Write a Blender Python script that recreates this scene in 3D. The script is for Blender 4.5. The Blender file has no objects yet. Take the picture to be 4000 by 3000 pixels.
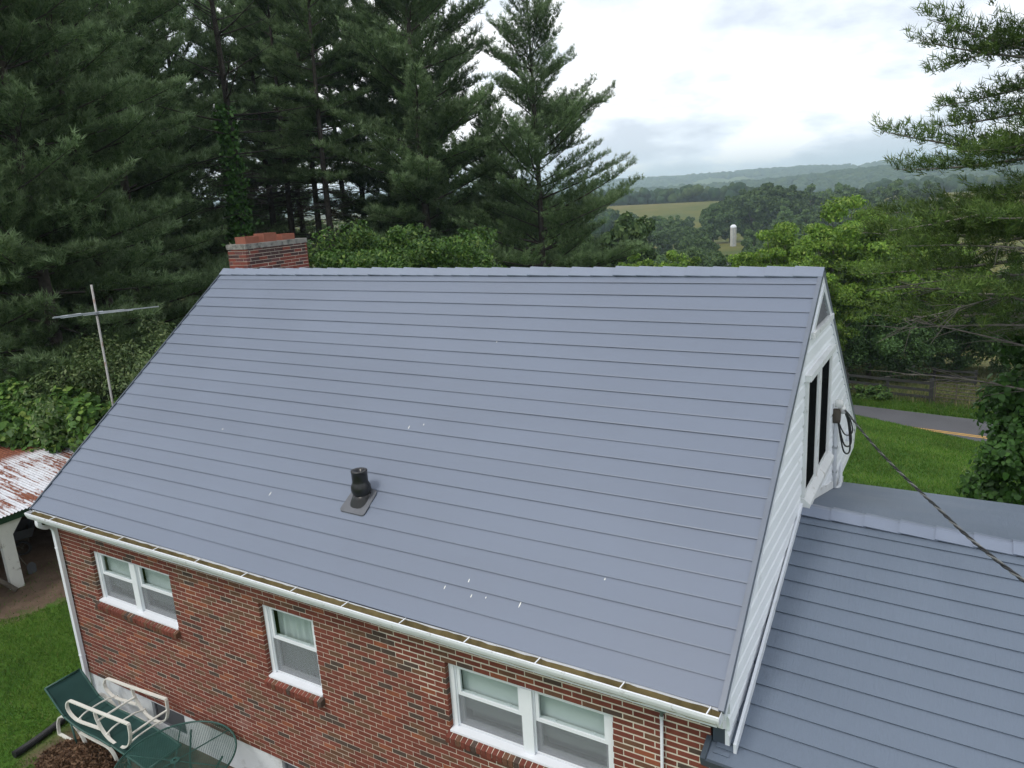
import bpy, math, random
import numpy as np
from mathutils import Vector, Matrix

# ------------------------------------------------------------------ camera, sky, sun, exposure
scene = bpy.context.scene
col = scene.collection
R = math.radians
CAM = Vector((9.66386, -5.7644, 7.18181)); YAW, PITCH, ROLL = -0.54608, 0.24552, -0.0602
cam_data = bpy.data.cameras.new('camera'); cam = bpy.data.objects.new('camera', cam_data); col.objects.link(cam)
fw = Vector((math.sin(YAW) * math.cos(PITCH), math.cos(YAW) * math.cos(PITCH), -math.sin(PITCH)))
rt = Vector((math.cos(YAW), -math.sin(YAW), 0)); up = rt.cross(fw)
r2 = rt * math.cos(ROLL) + up * math.sin(ROLL); u2 = up * math.cos(ROLL) - rt * math.sin(ROLL)
m = Matrix((r2, u2, -fw)).transposed().to_4x4(); m.translation = CAM
cam.matrix_world = m
cam_data.sensor_width = 36.0; cam_data.lens = 36.0 * 2972.87 / 4000.0
cam_data.clip_start = 0.1; cam_data.clip_end = 40000
scene.camera = cam

SUN_EL, SUN_AZ = 55.0, 203.0      # compass: 0 = +y, 90 = +x
world = bpy.data.worlds.new('World'); scene.world = world; world.use_nodes = True
wn, wl = world.node_tree.nodes, world.node_tree.links
wn.clear()
w_out = wn.new('ShaderNodeOutputWorld'); w_bg = wn.new('ShaderNodeBackground'); w_bg.inputs['Strength'].default_value = 0.1
sky = wn.new('ShaderNodeTexSky'); sky.sky_type = 'NISHITA'; sky.sun_disc = False
sky.sun_elevation = R(SUN_EL); sky.sun_rotation = R(SUN_AZ)
tc = wn.new('ShaderNodeTexCoord'); sep = wn.new('ShaderNodeSeparateXYZ'); wl.new(tc.outputs['Generated'], sep.inputs[0])
def wmath(op, a, b=None):
    n = wn.new('ShaderNodeMath'); n.operation = op
    for i, v in enumerate((a, b)):
        if v is None: continue
        if isinstance(v, (int, float)): n.inputs[i].default_value = v
        else: wl.new(v, n.inputs[i])
    return n.outputs[0]
zz = wmath('ADD', wmath('MAXIMUM', sep.outputs['Z'], 0.0), 0.30)
cmb = wn.new('ShaderNodeCombineXYZ')
wl.new(wmath('DIVIDE', sep.outputs['X'], zz), cmb.inputs[0]); wl.new(wmath('DIVIDE', sep.outputs['Y'], zz), cmb.inputs[1])
cn = wn.new('ShaderNodeTexNoise'); cn.inputs['Scale'].default_value = 2.1; cn.inputs['Detail'].default_value = 8; cn.inputs['Roughness'].default_value = 0.55
mp = wn.new('ShaderNodeMapping'); mp.inputs['Location'].default_value = (7.4, 2.9, 0.4); wl.new(cmb.outputs[0], mp.inputs[0]); wl.new(mp.outputs[0], cn.inputs['Vector'])
cr = wn.new('ShaderNodeValToRGB'); wl.new(cn.outputs['Fac'], cr.inputs[0])
e = cr.color_ramp.elements
e[0].position = 0.37; e[0].color = (0.58, 0.63, 0.71, 1); e[1].position = 0.54; e[1].color = (1.0, 1.0, 1.0, 1)
k = cr.color_ramp.elements.new(0.46); k.color = (0.76, 0.81, 0.88, 1)
sc_ = wn.new('ShaderNodeVectorMath'); sc_.operation = 'SCALE'; sc_.inputs['Scale'].default_value = 11.6; wl.new(cr.outputs[0], sc_.inputs[0])
mx = wn.new('ShaderNodeMix'); mx.data_type = 'RGBA'; mx.inputs['Factor'].default_value = 0.9
bn = wn.new('ShaderNodeTexNoise'); bn.inputs['Scale'].default_value = 1.1; bn.inputs['Detail'].default_value = 5; wl.new(mp.outputs[0], bn.inputs['Vector'])
br = wn.new('ShaderNodeMapRange'); wl.new(bn.outputs['Fac'], br.inputs[0])
for i_, v_ in enumerate((.48, .68, .97, .62)): br.inputs[i_ + 1].default_value = v_
wl.new(br.outputs[0], mx.inputs['Factor'])
wl.new(sky.outputs[0], mx.inputs['A']); wl.new(sc_.outputs[0], mx.inputs['B'])
wl.new(mx.outputs['Result'], w_bg.inputs['Color']); wl.new(w_bg.outputs[0], w_out.inputs['Surface'])

sun_d = bpy.data.lights.new('sun', 'SUN'); sun_d.energy = 1.3; sun_d.angle = R(14); sun_d.color = (1.0, 0.96, 0.90)
sun = bpy.data.objects.new('sun', sun_d); col.objects.link(sun)
sv = Vector((math.sin(R(SUN_AZ)) * math.cos(R(SUN_EL)), math.cos(R(SUN_AZ)) * math.cos(R(SUN_EL)), math.sin(R(SUN_EL))))
sun.rotation_euler = (-sv).to_track_quat('-Z', 'Y').to_euler(); sun.location = (0, 0, 60)
scene.view_settings.view_transform = 'Standard'; scene.view_settings.look = 'None'
scene.view_settings.exposure = 0.32; scene.view_settings.gamma = 1.0; scene.view_settings.use_curve_mapping = False
cy = scene.cycles
cy.use_denoising = True; cy.max_bounces = 8; cy.diffuse_bounces = 5; cy.glossy_bounces = 3; cy.transparent_max_bounces = 12
cy.volume_bounces = 1; cy.use_adaptive_sampling = True; cy.adaptive_threshold = 0.02; cy.sample_clamp_indirect = 6

# ------------------------------------------------------------------ helpers
rng = np.random.default_rng(7); random.seed(7)

def obj(name, mesh, parent=None, loc=None):
    o = bpy.data.objects.new(name, mesh); col.objects.link(o)
    if parent is not None: o.parent = parent
    if loc is not None: o.location = loc
    return o
def empty(name, loc=(0, 0, 0), rz=0, parent=None):
    o = bpy.data.objects.new(name, None); col.objects.link(o); o.location = loc; o.rotation_euler = (0, 0, rz)
    o.empty_display_size = 0.2
    if parent is not None: o.parent = parent
    return o
def tag(o, label=None, cat=None, group=None, kind=None):
    if label: o['label'] = label
    if cat: o['category'] = cat
    if group: o['group'] = group
    if kind: o['kind'] = kind
    return o
def copy_tree(o, parent=None):
    c = o.copy(); col.objects.link(c); c.parent = parent
    for ch in list(o.children): copy_tree(ch, c)
    return c

class MB:
    """collects verts and faces; build() links one mesh object"""
    def __init__(s): s.v = []; s.f = []; s.mi = []
    def add(s, vs, fs, mi=0):
        b = len(s.v); s.v += [tuple(q) for q in vs]
        for f in fs: s.f.append(tuple(i + b for i in f)); s.mi.append(mi)
        return s
    def box(s, x0, x1, y0, y1, z0, z1, mi=0):
        vs = [(x, y, z) for z in (z0, z1) for y in (y0, y1) for x in (x0, x1)]
        return s.add(vs, [(0, 2, 3, 1), (4, 5, 7, 6), (0, 1, 5, 4), (2, 6, 7, 3), (0, 4, 6, 2), (1, 3, 7, 5)], mi)
    def obox(s, c, ax, ay, az, mi=0):
        c, ax, ay, az = (Vector(q) for q in (c, ax, ay, az))
        vs = [c + ax * i + ay * j + az * k for k in (-.5, .5) for j in (-.5, .5) for i in (-.5, .5)]
        return s.add(vs, [(0, 2, 3, 1), (4, 5, 7, 6), (0, 1, 5, 4), (2, 6, 7, 3), (0, 4, 6, 2), (1, 3, 7, 5)], mi)
    def beam(s, a, b, w, h, upv=(0, 0, 1), mi=0):
        a, b = Vector(a), Vector(b); d = b - a; side = d.cross(Vector(upv))
        if side.length < 1e-6: side = d.cross(Vector((1, 0, 0)))
        side.normalize(); u = side.cross(d).normalized()
        return s.obox((a + b) / 2, d, side * w, u * h, mi)
    def prism(s, poly, axis, a, b, mi=0):
        """poly: 2D points; axis 0: (y,z) extruded in x; axis 1: (x,z) extruded in y"""
        n = len(poly)
        if axis == 0: vs = [(a, p, q) for p, q in poly] + [(b, p, q) for p, q in poly]
        elif axis == 1: vs = [(p, a, q) for p, q in poly] + [(p, b, q) for p, q in poly]
        else: vs = [(p, q, a) for p, q in poly] + [(p, q, b) for p, q in poly]
        fs = [tuple(range(n - 1, -1, -1)), tuple(range(n, 2 * n))] + [(i, (i + 1) % n, (i + 1) % n + n, i + n) for i in range(n)]
        return s.add(vs, fs, mi)
    def tube(s, pts, rad, k=8, mi=0, cap=True):
        pts = [Vector(p) for p in pts]; n = len(pts)
        rads = rad if isinstance(rad, (list, tuple, np.ndarray)) else [rad] * n
        prev = None; vs = []
        for i, p in enumerate(pts):
            d = (pts[min(i + 1, n - 1)] - pts[max(i - 1, 0)]).normalized()
            if prev is None:
                a = d.cross(Vector((0, 0, 1)));
                if a.length < 1e-3: a = d.cross(Vector((1, 0, 0)))
                a.normalize()
            else:
                a = prev - d * prev.dot(d); a.normalize()
            prev = a; b = d.cross(a)
            for j in range(k):
                t = 2 * math.pi * j / k; vs.append(p + (a * math.cos(t) + b * math.sin(t)) * rads[i])
        fs = [(i * k + j, i * k + (j + 1) % k, (i + 1) * k + (j + 1) % k, (i + 1) * k + j) for i in range(n - 1) for j in range(k)]
        if cap: fs += [tuple(range(k - 1, -1, -1)), tuple(range((n - 1) * k, n * k))]
        return s.add(vs, fs, mi)
    def strap(s, pts, wv, w, t, mi=0):
        """flat bar: pts polyline in a plane normal to wv; width w along wv, thickness t"""
        pts = [Vector(p) for p in pts]; wv = Vector(wv).normalized(); n = len(pts); vs = []
        for i, p in enumerate(pts):
            d = (pts[min(i + 1, n - 1)] - pts[max(i - 1, 0)]).normalized(); nn = d.cross(wv).normalized()
            for a, b in ((-1, -1), (1, -1), (1, 1), (-1, 1)): vs.append(p + wv * (w / 2 * a) + nn * (t / 2 * b))
        fs = [(i * 4 + j, i * 4 + (j + 1) % 4, i * 4 + 4 + (j + 1) % 4, i * 4 + 4 + j) for i in range(n - 1) for j in range(4)]
        fs += [(3, 2, 1, 0), tuple(range(4 * n - 4, 4 * n))]
        return s.add(vs, fs, mi)
    def lathe(s, prof, c=(0, 0, 0), k=24, mi=0):
        vs = []; n = len(prof)
        for r_, z_ in prof:
            for j in range(k): t = 2 * math.pi * j / k; vs.append((c[0] + r_ * math.cos(t), c[1] + r_ * math.sin(t), c[2] + z_))
        fs = [(i * k + j, i * k + (j + 1) % k, (i + 1) * k + (j + 1) % k, (i + 1) * k + j) for i in range(n - 1) for j in range(k)]
        return s.add(vs, fs, mi)
    def mesh(s, name, mats, smooth=False):
        me = bpy.data.meshes.new(name); me.from_pydata(s.v, [], s.f)
        for mt in (mats if isinstance(mats, (list, tuple)) else [mats]): me.materials.append(mt)
        if isinstance(mats, (list, tuple)) and len(mats) > 1: me.polygons.foreach_set('material_index', s.mi)
        if smooth: me.polygons.foreach_set('use_smooth', [True] * len(me.polygons))
        me.update(); return me
    def build(s, name, mats, parent=None, smooth=False, loc=None):
        return obj(name, s.mesh(name, mats, smooth), parent, loc)

def np_mesh(name, verts, faces, mat, smooth=False):
    """verts (n,3), faces (m,3) or (m,4)"""
    me = bpy.data.meshes.new(name); nv, nf, k = len(verts), len(faces), faces.shape[1]
    me.vertices.add(nv); me.vertices.foreach_set('co', np.asarray(verts, np.float32).ravel())
    me.loops.add(nf * k); me.loops.foreach_set('vertex_index', np.asarray(faces, np.int32).ravel())
    me.polygons.add(nf); me.polygons.foreach_set('loop_start', np.arange(0, nf * k, k, dtype=np.int32))
    try: me.polygons.foreach_set('loop_total', np.full(nf, k, np.int32))
    except Exception: pass
    if smooth: me.polygons.foreach_set('use_smooth', np.ones(nf, bool))
    me.materials.append(mat); me.update(calc_edges=True); me.validate(); return me

def bez(pts, n=8):
    """Catmull-Rom through pts"""
    P = [Vector(p) for p in pts]; out = []
    for i in range(len(P) - 1):
        a, b, c, d = P[max(i - 1, 0)], P[i], P[i + 1], P[min(i + 2, len(P) - 1)]
        for j in range(n):
            t = j / n
            out.append(0.5 * ((2 * b) + (c - a) * t + (2 * a - 5 * b + 4 * c - d) * t * t + (3 * b - a - 3 * c + d) * t ** 3))
    out.append(P[-1]); return out

# ------------------------------------------------------------------ materials
class Mat:
    def __init__(s, name, rough=0.6, spec=0.4, metal=0.0):
        s.m = bpy.data.materials.new(name); s.m.use_nodes = True; s.t = s.m.node_tree; s.n, s.l = s.t.nodes, s.t.links
        s.b = s.n['Principled BSDF']; s.b.inputs['Roughness'].default_value = rough; s.b.inputs['Specular IOR Level'].default_value = spec; s.b.inputs['Metallic'].default_value = metal
        s.tc = None; s.bumph = None
    def node(s, t): return s.n.new(t)
    def coord(s, kind='Object', scale=(1, 1, 1), rot=(0, 0, 0)):
        if s.tc is None: s.tc = s.node('ShaderNodeTexCoord')
        mp = s.node('ShaderNodeMapping'); mp.inputs['Scale'].default_value = scale; mp.inputs['Rotation'].default_value = rot
        s.l.new(s.tc.outputs[kind], mp.inputs[0]); return mp.outputs[0]
    def pos(s, scale=(1, 1, 1)):
        g = s.node('ShaderNodeNewGeometry'); mp = s.node('ShaderNodeMapping'); mp.inputs['Scale'].default_value = scale
        s.l.new(g.outputs['Position'], mp.inputs[0]); return mp.outputs[0]
    def noise(s, vec, scale=5, detail=4, rough=.55):
        n = s.node('ShaderNodeTexNoise'); n.inputs['Scale'].default_value = scale; n.inputs['Detail'].default_value = detail; n.inputs['Roughness'].default_value = rough
        s.l.new(vec, n.inputs['Vector']); return n.outputs['Fac']
    def ramp(s, fac, stops):
        r_ = s.node('ShaderNodeValToRGB'); s.l.new(fac, r_.inputs[0]); el = r_.color_ramp.elements
        while len(el) < len(stops): el.new(0.5)
        for q, (p, c) in zip(el, stops): q.position = p; q.color = (*c, 1) if len(c) == 3 else c
        return r_.outputs[0]
    def rng(s, fac, a, b, c=0.0, d=1.0):
        r_ = s.node('ShaderNodeMapRange'); s.l.new(fac, r_.inputs[0])
        for i, v in enumerate((a, b, c, d)): r_.inputs[i + 1].default_value = v
        return r_.outputs[0]
    def mix(s, fac, a, b, mode='MIX'):
        x = s.node('ShaderNodeMix'); x.data_type = 'RGBA'; x.blend_type = mode
        for key, v in (('Factor', fac), ('A', a), ('B', b)):
            if isinstance(v, (int, float)): x.inputs[key].default_value = v
            elif isinstance(v, tuple): x.inputs[key].default_value = (*v, 1) if len(v) == 3 else v
            else: s.l.new(v, x.inputs[key])
        return x.outputs['Result']
    def math(s, op, a, b=None):
        x = s.node('ShaderNodeMath'); x.operation = op
        for i, v in enumerate((a, b)):
            if v is None: continue
            if isinstance(v, (int, float)): x.inputs[i].default_value = v
            else: s.l.new(v, x.inputs[i])
        return x.outputs[0]
    def sep(s, vec):
        x = s.node('ShaderNodeSeparateXYZ'); s.l.new(vec, x.inputs[0]); return x.outputs
    def color(s, c):
        if isinstance(c, tuple): s.b.inputs['Base Color'].default_value = (*c, 1)
        else: s.l.new(c, s.b.inputs['Base Color'])
        return s
    def bump(s, h, strength=.3, dist=.01):
        x = s.node('ShaderNodeBump'); x.inputs['Strength'].default_value = strength; x.inputs['Distance'].default_value = dist
        s.l.new(h, x.inputs['Height']); s.l.new(x.outputs[0], s.b.inputs['Normal']); return s
    def rough(s, h): s.l.new(h, s.b.inputs['Roughness']); return s

def simple(name, c, rough=.6, var=.12, nscale=3.0, spec=.4, metal=0, bump=0.0, bscale=40, dirt=None):
    M_ = Mat(name, rough, spec, metal); v = M_.pos(); n = M_.noise(v, nscale, 5)
    c2 = M_.ramp(n, [(.3, tuple(x * (1 - var) for x in c)), (.7, tuple(min(1, x * (1 + var)) for x in c))])
    if dirt:
        dc, lo, hi, dsc = dirt
        f = M_.rng(M_.noise(v, dsc, 6, .65), lo, hi); c2 = M_.mix(f, c2, dc)
    M_.color(c2)
    if bump: M_.bump(M_.noise(v, bscale, 4), bump, .004)
    return M_.m

def leaf_mat(name, stops, transl=.3, var=.35, rough=.6, big=.25, tip=None):
    """foliage: per-leaf tint, slow patches over the crown, some light let through"""
    M_ = Mat(name, rough, .25); g = M_.node('ShaderNodeNewGeometry'); oi = M_.node('ShaderNodeObjectInfo')
    base = M_.ramp(g.outputs['Random Per Island'], stops)
    if tip:                                     # paler twig ends: new growth, plus sky-lit plume tops put into the colour
        at = M_.node('ShaderNodeAttribute'); at.attribute_name = 'tip'; base = M_.mix(M_.rng(at.outputs['Fac'], .35, 1.0, 0, .85), base, tip)
    nn = M_.noise(M_.pos(), big, 3)
    f = M_.rng(nn, .3, .7, 1 - var, 1 + var); f2 = M_.rng(oi.outputs['Random'], 0, 1, .85, 1.15)
    vm = M_.node('ShaderNodeVectorMath'); vm.operation = 'SCALE'; M_.l.new(base, vm.inputs[0]); M_.l.new(M_.math('MULTIPLY', f, f2), vm.inputs['Scale'])
    M_.l.new(vm.outputs[0], M_.b.inputs['Base Color'])
    tr = M_.node('ShaderNodeBsdfTranslucent'); M_.l.new(vm.outputs[0], tr.inputs['Color'])
    ms = M_.node('ShaderNodeMixShader'); ms.inputs[0].default_value = transl
    M_.l.new(M_.b.outputs[0], ms.inputs[1]); M_.l.new(tr.outputs[0], ms.inputs[2])
    M_.l.new(ms.outputs[0], M_.n['Material Output'].inputs['Surface'])
    return M_.m

MT = {}
# roofing: stone-coated look blue grey metal
def roof_mat(name, c, streak=0.0):
    M_ = Mat(name, .42, .5); v = M_.pos(); n = M_.noise(v, .7, 4); fine = M_.noise(v, 160, 2)
    cc = M_.ramp(n, [(.3, tuple(x * .95 for x in c)), (.7, tuple(x * 1.05 for x in c))])
    cc = M_.mix(M_.rng(fine, .35, .7, 0, .25), cc, tuple(x * 1.25 for x in c))
    oi = M_.node('ShaderNodeObjectInfo'); big = M_.noise(M_.pos((.25, .8, .8)), 1.0, 4)
    cc = M_.mix(M_.math('ADD', M_.rng(oi.outputs['Random'], 0, 1, 0, .10), M_.rng(big, .3, .7, 0, .14)), cc, tuple(x * .62 for x in c))
    M_.color(cc); M_.rough(M_.rng(n, .3, .7, .42, .58))
    st = M_.noise(M_.pos((60, 5, 5)), 1.0, 3); hh = M_.math('ADD', M_.math('MULTIPLY', st, .6 * streak), M_.math('MULTIPLY', M_.noise(M_.pos((25, 25, 25)), 1, 3), .4))
    M_.bump(hh, .35 + .3 * streak, .003 + .002 * streak)
    return M_.m
MT['roof'] = roof_mat('roof_metal', (.142, .168, .224), .25)
MT['roof2'] = roof_mat('wing_roof_metal', (.122, .152, .200), 1.6)
MT['roof_trim'] = simple('roof_trim', (.055, .07, .09), .4, .1)
MT['rake'] = simple('rake_trim', (.140, .160, .20), .4, .08)
MT['cap'] = simple('ridge_cap_metal', (.180, .210, .275), .4, .05, 2.0, .5)
def brick_mat(name, c, var=.18):
    M_ = Mat(name, .85, .25); v = M_.pos(); n = M_.noise(v, 9, 5); n2 = M_.noise(v, 90, 4)
    cc = M_.ramp(n, [(.3, tuple(x * (1 - var) for x in c)), (.7, tuple(x * (1 + var) for x in c))])
    g = M_.node('ShaderNodeNewGeometry'); t = M_.rng(g.outputs['Random Per Island'], 0, 1, .0, .35)
    oi = M_.node('ShaderNodeObjectInfo'); t2 = M_.rng(oi.outputs['Random'], 0, 1, 0, .3)
    cc = M_.mix(M_.math('MAXIMUM', t, t2), cc, tuple(x * .55 for x in c))
    whit = M_.rng(M_.noise(v, 1.1, 6, .7), .60, .80, 0, .35); cc = M_.mix(whit, cc, (.38, .30, .27))
    M_.color(cc); M_.bump(n2, .35, .003); return M_.m
BRICKS = [brick_mat('brick_red', (.200, .058, .040)), brick_mat('brick_deep', (.165, .048, .034)), brick_mat('brick_brown', (.155, .075, .046)),
          brick_mat('brick_orange', (.27, .085, .045)), brick_mat('brick_charcoal', (.085, .058, .047))]
BW = [.48, .23, .16, .05, .08]
MT['mortar'] = simple('mortar', (.62, .56, .47), .95, .12, 6, .1, bump=.4, bscale=120)
MT['white'] = simple('white_trim', (.74, .76, .80), .4, .04, 2, .4, dirt=((.45, .42, .35), .62, .85, 3.0))
MT['vinyl'] = simple('white_vinyl', (.78, .80, .84), .35, .03, 2, .4)
MT['siding'] = simple('white_siding', (.84, .86, .89), .5, .05, 1.5, .3, dirt=((.42, .42, .38), .62, .88, 2.2), bump=.2, bscale=60)
MT['weathered'] = simple('weathered_paint', (.70, .71, .71), .6, .08, 3, .3, dirt=((.26, .23, .18), .58, .76, 6.0))
MT['found'] = simple('painted_foundation', (.66, .68, .70), .8, .06, 2, .2, dirt=((.34, .33, .30), .55, .80, 2.6), bump=.3, bscale=30)
MT['gutter'] = simple('gutter_paint', (.72, .74, .77), .35, .05, 3, .5, dirt=((.25, .24, .22), .60, .72, 9.0))
MT['silt'] = simple('gutter_silt', (.12, .095, .045), .95, .35, 6, .1, bump=.6, bscale=50)
MT['blackplastic'] = simple('black_plastic', (.012, .012, .013), .32, .1, 5, .5)
MT['darkpane'] = simple('dark_pane', (.008, .009, .009), .8, .1, 5, 0.0)
MT['greyplastic'] = simple('grey_rubber', (.10, .105, .12), .5, .15, 6, .4)
MT['conduit'] = simple('conduit_paint', (.60, .62, .65), .5, .06, 4, .4)
MT['greybox'] = simple('green_box', (.11, .14, .12), .6, .15, 8)
MT['steel'] = simple('galvanised_steel', (.42, .44, .45), .45, .12, 8, .5, .5)
MT['darkpanel'] = simple('dark_panel', (.075, .08, .09), .6, .1, 3)
MT['concrete'] = simple('concrete', (.24, .23, .21), .95, .2, 8, .2, bump=.6, bscale=40, dirt=((.06, .06, .06), .48, .66, 7.0))
MT['clay'] = simple('clay_flue', (.25, .095, .065), .8, .1, 6, .2, bump=.2)
MT['dark'] = simple('dark_room', (.02, .02, .022), .9, .1)
MT['shade'] = simple('window_shade', (.62, .65, .66), .8, .03, 1.5, .2)
MT['curtain'] = simple('curtain_cloth', (.62, .65, .66), .9, .06, 3, .1)
MT['screen'] = simple('insect_screen', (.10, .105, .115), .7, .05, 40)
def glass_mat(name, tint):
    M_ = Mat(name); n, l = M_.n, M_.l
    tr = n.new('ShaderNodeBsdfTransparent'); tr.inputs[0].default_value = (*tint, 1)
    gl = n.new('ShaderNodeBsdfGlossy'); gl.inputs['Roughness'].default_value = .03
    lw = n.new('ShaderNodeLayerWeight'); lw.inputs[0].default_value = .5; ms = n.new('ShaderNodeMixShader')
    l.new(M_.rng(M_.math('POWER', lw.outputs['Facing'], 4.0), 0, 1, .03, .9), ms.inputs[0]); l.new(tr.outputs[0], ms.inputs[1]); l.new(gl.outputs[0], ms.inputs[2])
    l.new(ms.outputs[0], n['Material Output'].inputs['Surface']); return M_.m
MT['glass'] = glass_mat('window_glass', (.90, .93, .92))
M_ = Mat('insect_mesh'); tr_n = M_.node('ShaderNodeBsdfTransparent'); M_.color((.24, .25, .27)); ms_n = M_.node('ShaderNodeMixShader'); ms_n.inputs[0].default_value = .42
M_.b.inputs['Roughness'].default_value = .8; M_.l.new(tr_n.outputs[0], ms_n.inputs[1]); M_.l.new(M_.b.outputs[0], ms_n.inputs[2]); M_.l.new(ms_n.outputs[0], M_.n['Material Output'].inputs['Surface']); MT['screenglass'] = M_.m
MT['wood_old'] = simple('weathered_wood', (.10, .085, .07), .9, .3, 5, .1, bump=.5, bscale=25)
MT['bark'] = simple('pine_bark', (.060, .052, .046), .95, .35, 6, .1, bump=.8, bscale=14)
MT['greybark'] = simple('grey_bark', (.17, .155, .14), .95, .3, 6, .1, bump=.6, bscale=20)
MT['green_cloth'] = simple('green_sling', (.018, .055, .050), .75, .15, 4, .25, bump=.25, bscale=300)
MT['green_metal'] = simple('green_metal', (.022, .075, .062), .45, .15, 6, .5)
MT['ivory_metal'] = simple('ivory_metal', (.70, .69, .63), .4, .05, 4, .45, dirt=((.30, .20, .09), .62, .80, 9.0))
MT['rubber_pipe'] = simple('drain_plastic', (.013, .013, .014), .5, .2, 8)
MT['deadleaf'] = leaf_mat('dead_leaf', [(0, (.07, .04, .025)), (.5, (.15, .085, .05)), (1, (.24, .15, .09))], .1, .25, .8, 2)
MT['fence'] = simple('fence_black_paint', (.040, .040, .040), .85, .25, 4, .2, bump=.3)
MT['rail_metal'] = simple('gate_tube', (.075, .06, .055), .6, .3, 6, .4)
MT['asphalt'] = simple('asphalt', (.085, .085, .093), .9, .10, .6, .3, bump=.4, bscale=60)
MT['yellow'] = simple('yellow_paint', (.50, .29, .06), .7, .15, 3)
MT['farroad'] = simple('far_asphalt', (.20, .20, .20), .9, .1, .1)
MT['green_paint'] = simple('green_fascia', (.022, .065, .034), .6, .2, 4, .3)
MT['post_white'] = simple('post_paint', (.62, .62, .58), .8, .06, 2, .2, dirt=((.16, .14, .11), .60, .74, 5.0))
MT['cable_al'] = simple('bare_cable', (.22, .22, .21), .5, .1, 20, .5, .6)
MT['cable_blk'] = simple('black_cable', (.012, .012, .012), .5, .1, 20)
MT['porcelain'] = simple('porcelain', (.70, .70, .68), .25, .06, 6, .5)
MT['guano'] = simple('bird_dropping', (.75, .74, .70), .9, .1, 20)
# rusted corrugated sheet
M_ = Mat('rusty_tin', .6, .4); v = M_.pos()
st = M_.noise(M_.pos((.55, 13, 1)), 1.0, 5, .6); pt = M_.noise(M_.pos((.9, .5, 1)), 1.0, 3); fn = M_.noise(M_.pos((9, 24, 9)), 1, 3)
f = M_.math('ADD', M_.math('ADD', M_.math('MULTIPLY', st, .62), M_.math('MULTIPLY', pt, .45)), M_.math('MULTIPLY', fn, .25))
fac = M_.rng(f, .655, .72)
far = M_.rng(M_.sep(v)[0], -10.9, -10.5, 1, 0); fac = M_.math('MAXIMUM', fac, far)
cc = M_.mix(fac, M_.ramp(fn, [(.3, (.50, .51, .54)), (.7, (.66, .67, .71))]), M_.ramp(M_.noise(v, 14, 5), [(.3, (.115, .036, .020)), (.7, (.24, .085, .045))]))
M_.color(cc); M_.rough(M_.rng(fac, 0, 1, .45, .9)); MT['tin'] = M_.m
# mast: rusty pipe
MT['mast'] = simple('antenna_mast', (.31, .30, .29), .6, .15, 5, .4, .2, dirt=((.18, .08, .04), .58, .68, 7.0))
# silo
M_ = Mat('silo_staves', .7, .3); v = M_.coord(); n1 = M_.noise(v, 1.2, 6); 
M_.color(M_.ramp(n1, [(.3, (.34, .33, .31)), (.55, (.48, .47, .44)), (.8, (.60, .60, .58))])); MT['silo'] = M_.m
# foliage
PINE = [(0, (.052, .098, .036)), (.45, (.094, .160, .060)), (.8, (.135, .210, .082)), (1, (.19, .26, .115))]
MT['needle'] = leaf_mat('pine_needles', PINE, .40, .45, .55, .5, (.24, .33, .17))
MT['needle2'] = leaf_mat('pine_needles_light', [(0, (0.036, 0.074, 0.019)), (.5, (0.074, 0.134, 0.031)), (.85, (0.114, 0.186, 0.041)), (1, (0.168, 0.198, 0.060))], .30, .4, .5, .8, (.13, .205, .045))
MT['leaf_dark'] = leaf_mat('leaf_dark', [(0, (0.034, 0.072, 0.023)), (.5, (0.062, 0.124, 0.036)), (1, (0.101, 0.182, 0.055))], .25, .35, .5, .12)
MT['leaf_mid'] = leaf_mat('leaf_mid', [(0, (.040, .085, .022)), (.5, (.080, .155, .036)), (1, (.135, .22, .055))], .35, .35, .5, .2)
MT['leaf_bright'] = leaf_mat('leaf_bright', [(0, (0.067, 0.134, 0.020)), (.5, (0.146, 0.263, 0.036)), (.85, (0.224, 0.347, 0.054)), (1, (0.314, 0.403, 0.090))], .38, .35, .5, .35)
MT['leaf_privet'] = leaf_mat('leaf_privet', [(0, (0.046, 0.083, 0.026)), (.5, (0.094, 0.149, 0.048)), (.9, (0.154, 0.209, 0.077)), (1, (0.242, 0.286, 0.132))], .3, .35, .5, .9)
MT['leaf_vine'] = leaf_mat('leaf_vine', [(0, (.045, .10, .022)), (.5, (.090, .190, .038)), (.85, (.15, .26, .05)), (1, (.26, .34, .08))], .3, .35, .5, .8)
MT['leaf_shrub'] = leaf_mat('leaf_shrub', [(0, (0.033, 0.077, 0.018)), (.5, (0.068, 0.143, 0.029)), (.9, (0.121, 0.209, 0.044)), (1, (0.198, 0.275, 0.066))], .35, .4, .5, .7)
MT['leaf_far'] = leaf_mat('leaf_far', [(0, (0.044, 0.088, 0.031)), (.5, (0.078, 0.137, 0.044)), (1, (0.130, 0.195, 0.065))], .25, .4, .7, .012)
MT['ivy'] = leaf_mat('ivy_leaf', [(0, (.024, .062, .014)), (.5, (.048, .125, .024)), (1, (.085, .18, .04))], .25, .2, .5, .8)
MT['grass'] = leaf_mat('grass_blade', [(0, (0.040, 0.099, 0.011)), (.5, (0.076, 0.168, 0.020)), (.9, (0.129, 0.218, 0.036)), (1, (0.202, 0.202, 0.067))], .42, .35, .6, .35)
MT['weed'] = leaf_mat('weed_blade', [(0, (.06, .10, .03)), (.5, (.12, .16, .05)), (1, (.27, .23, .11))], .3, .3, .7, .4)
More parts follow.
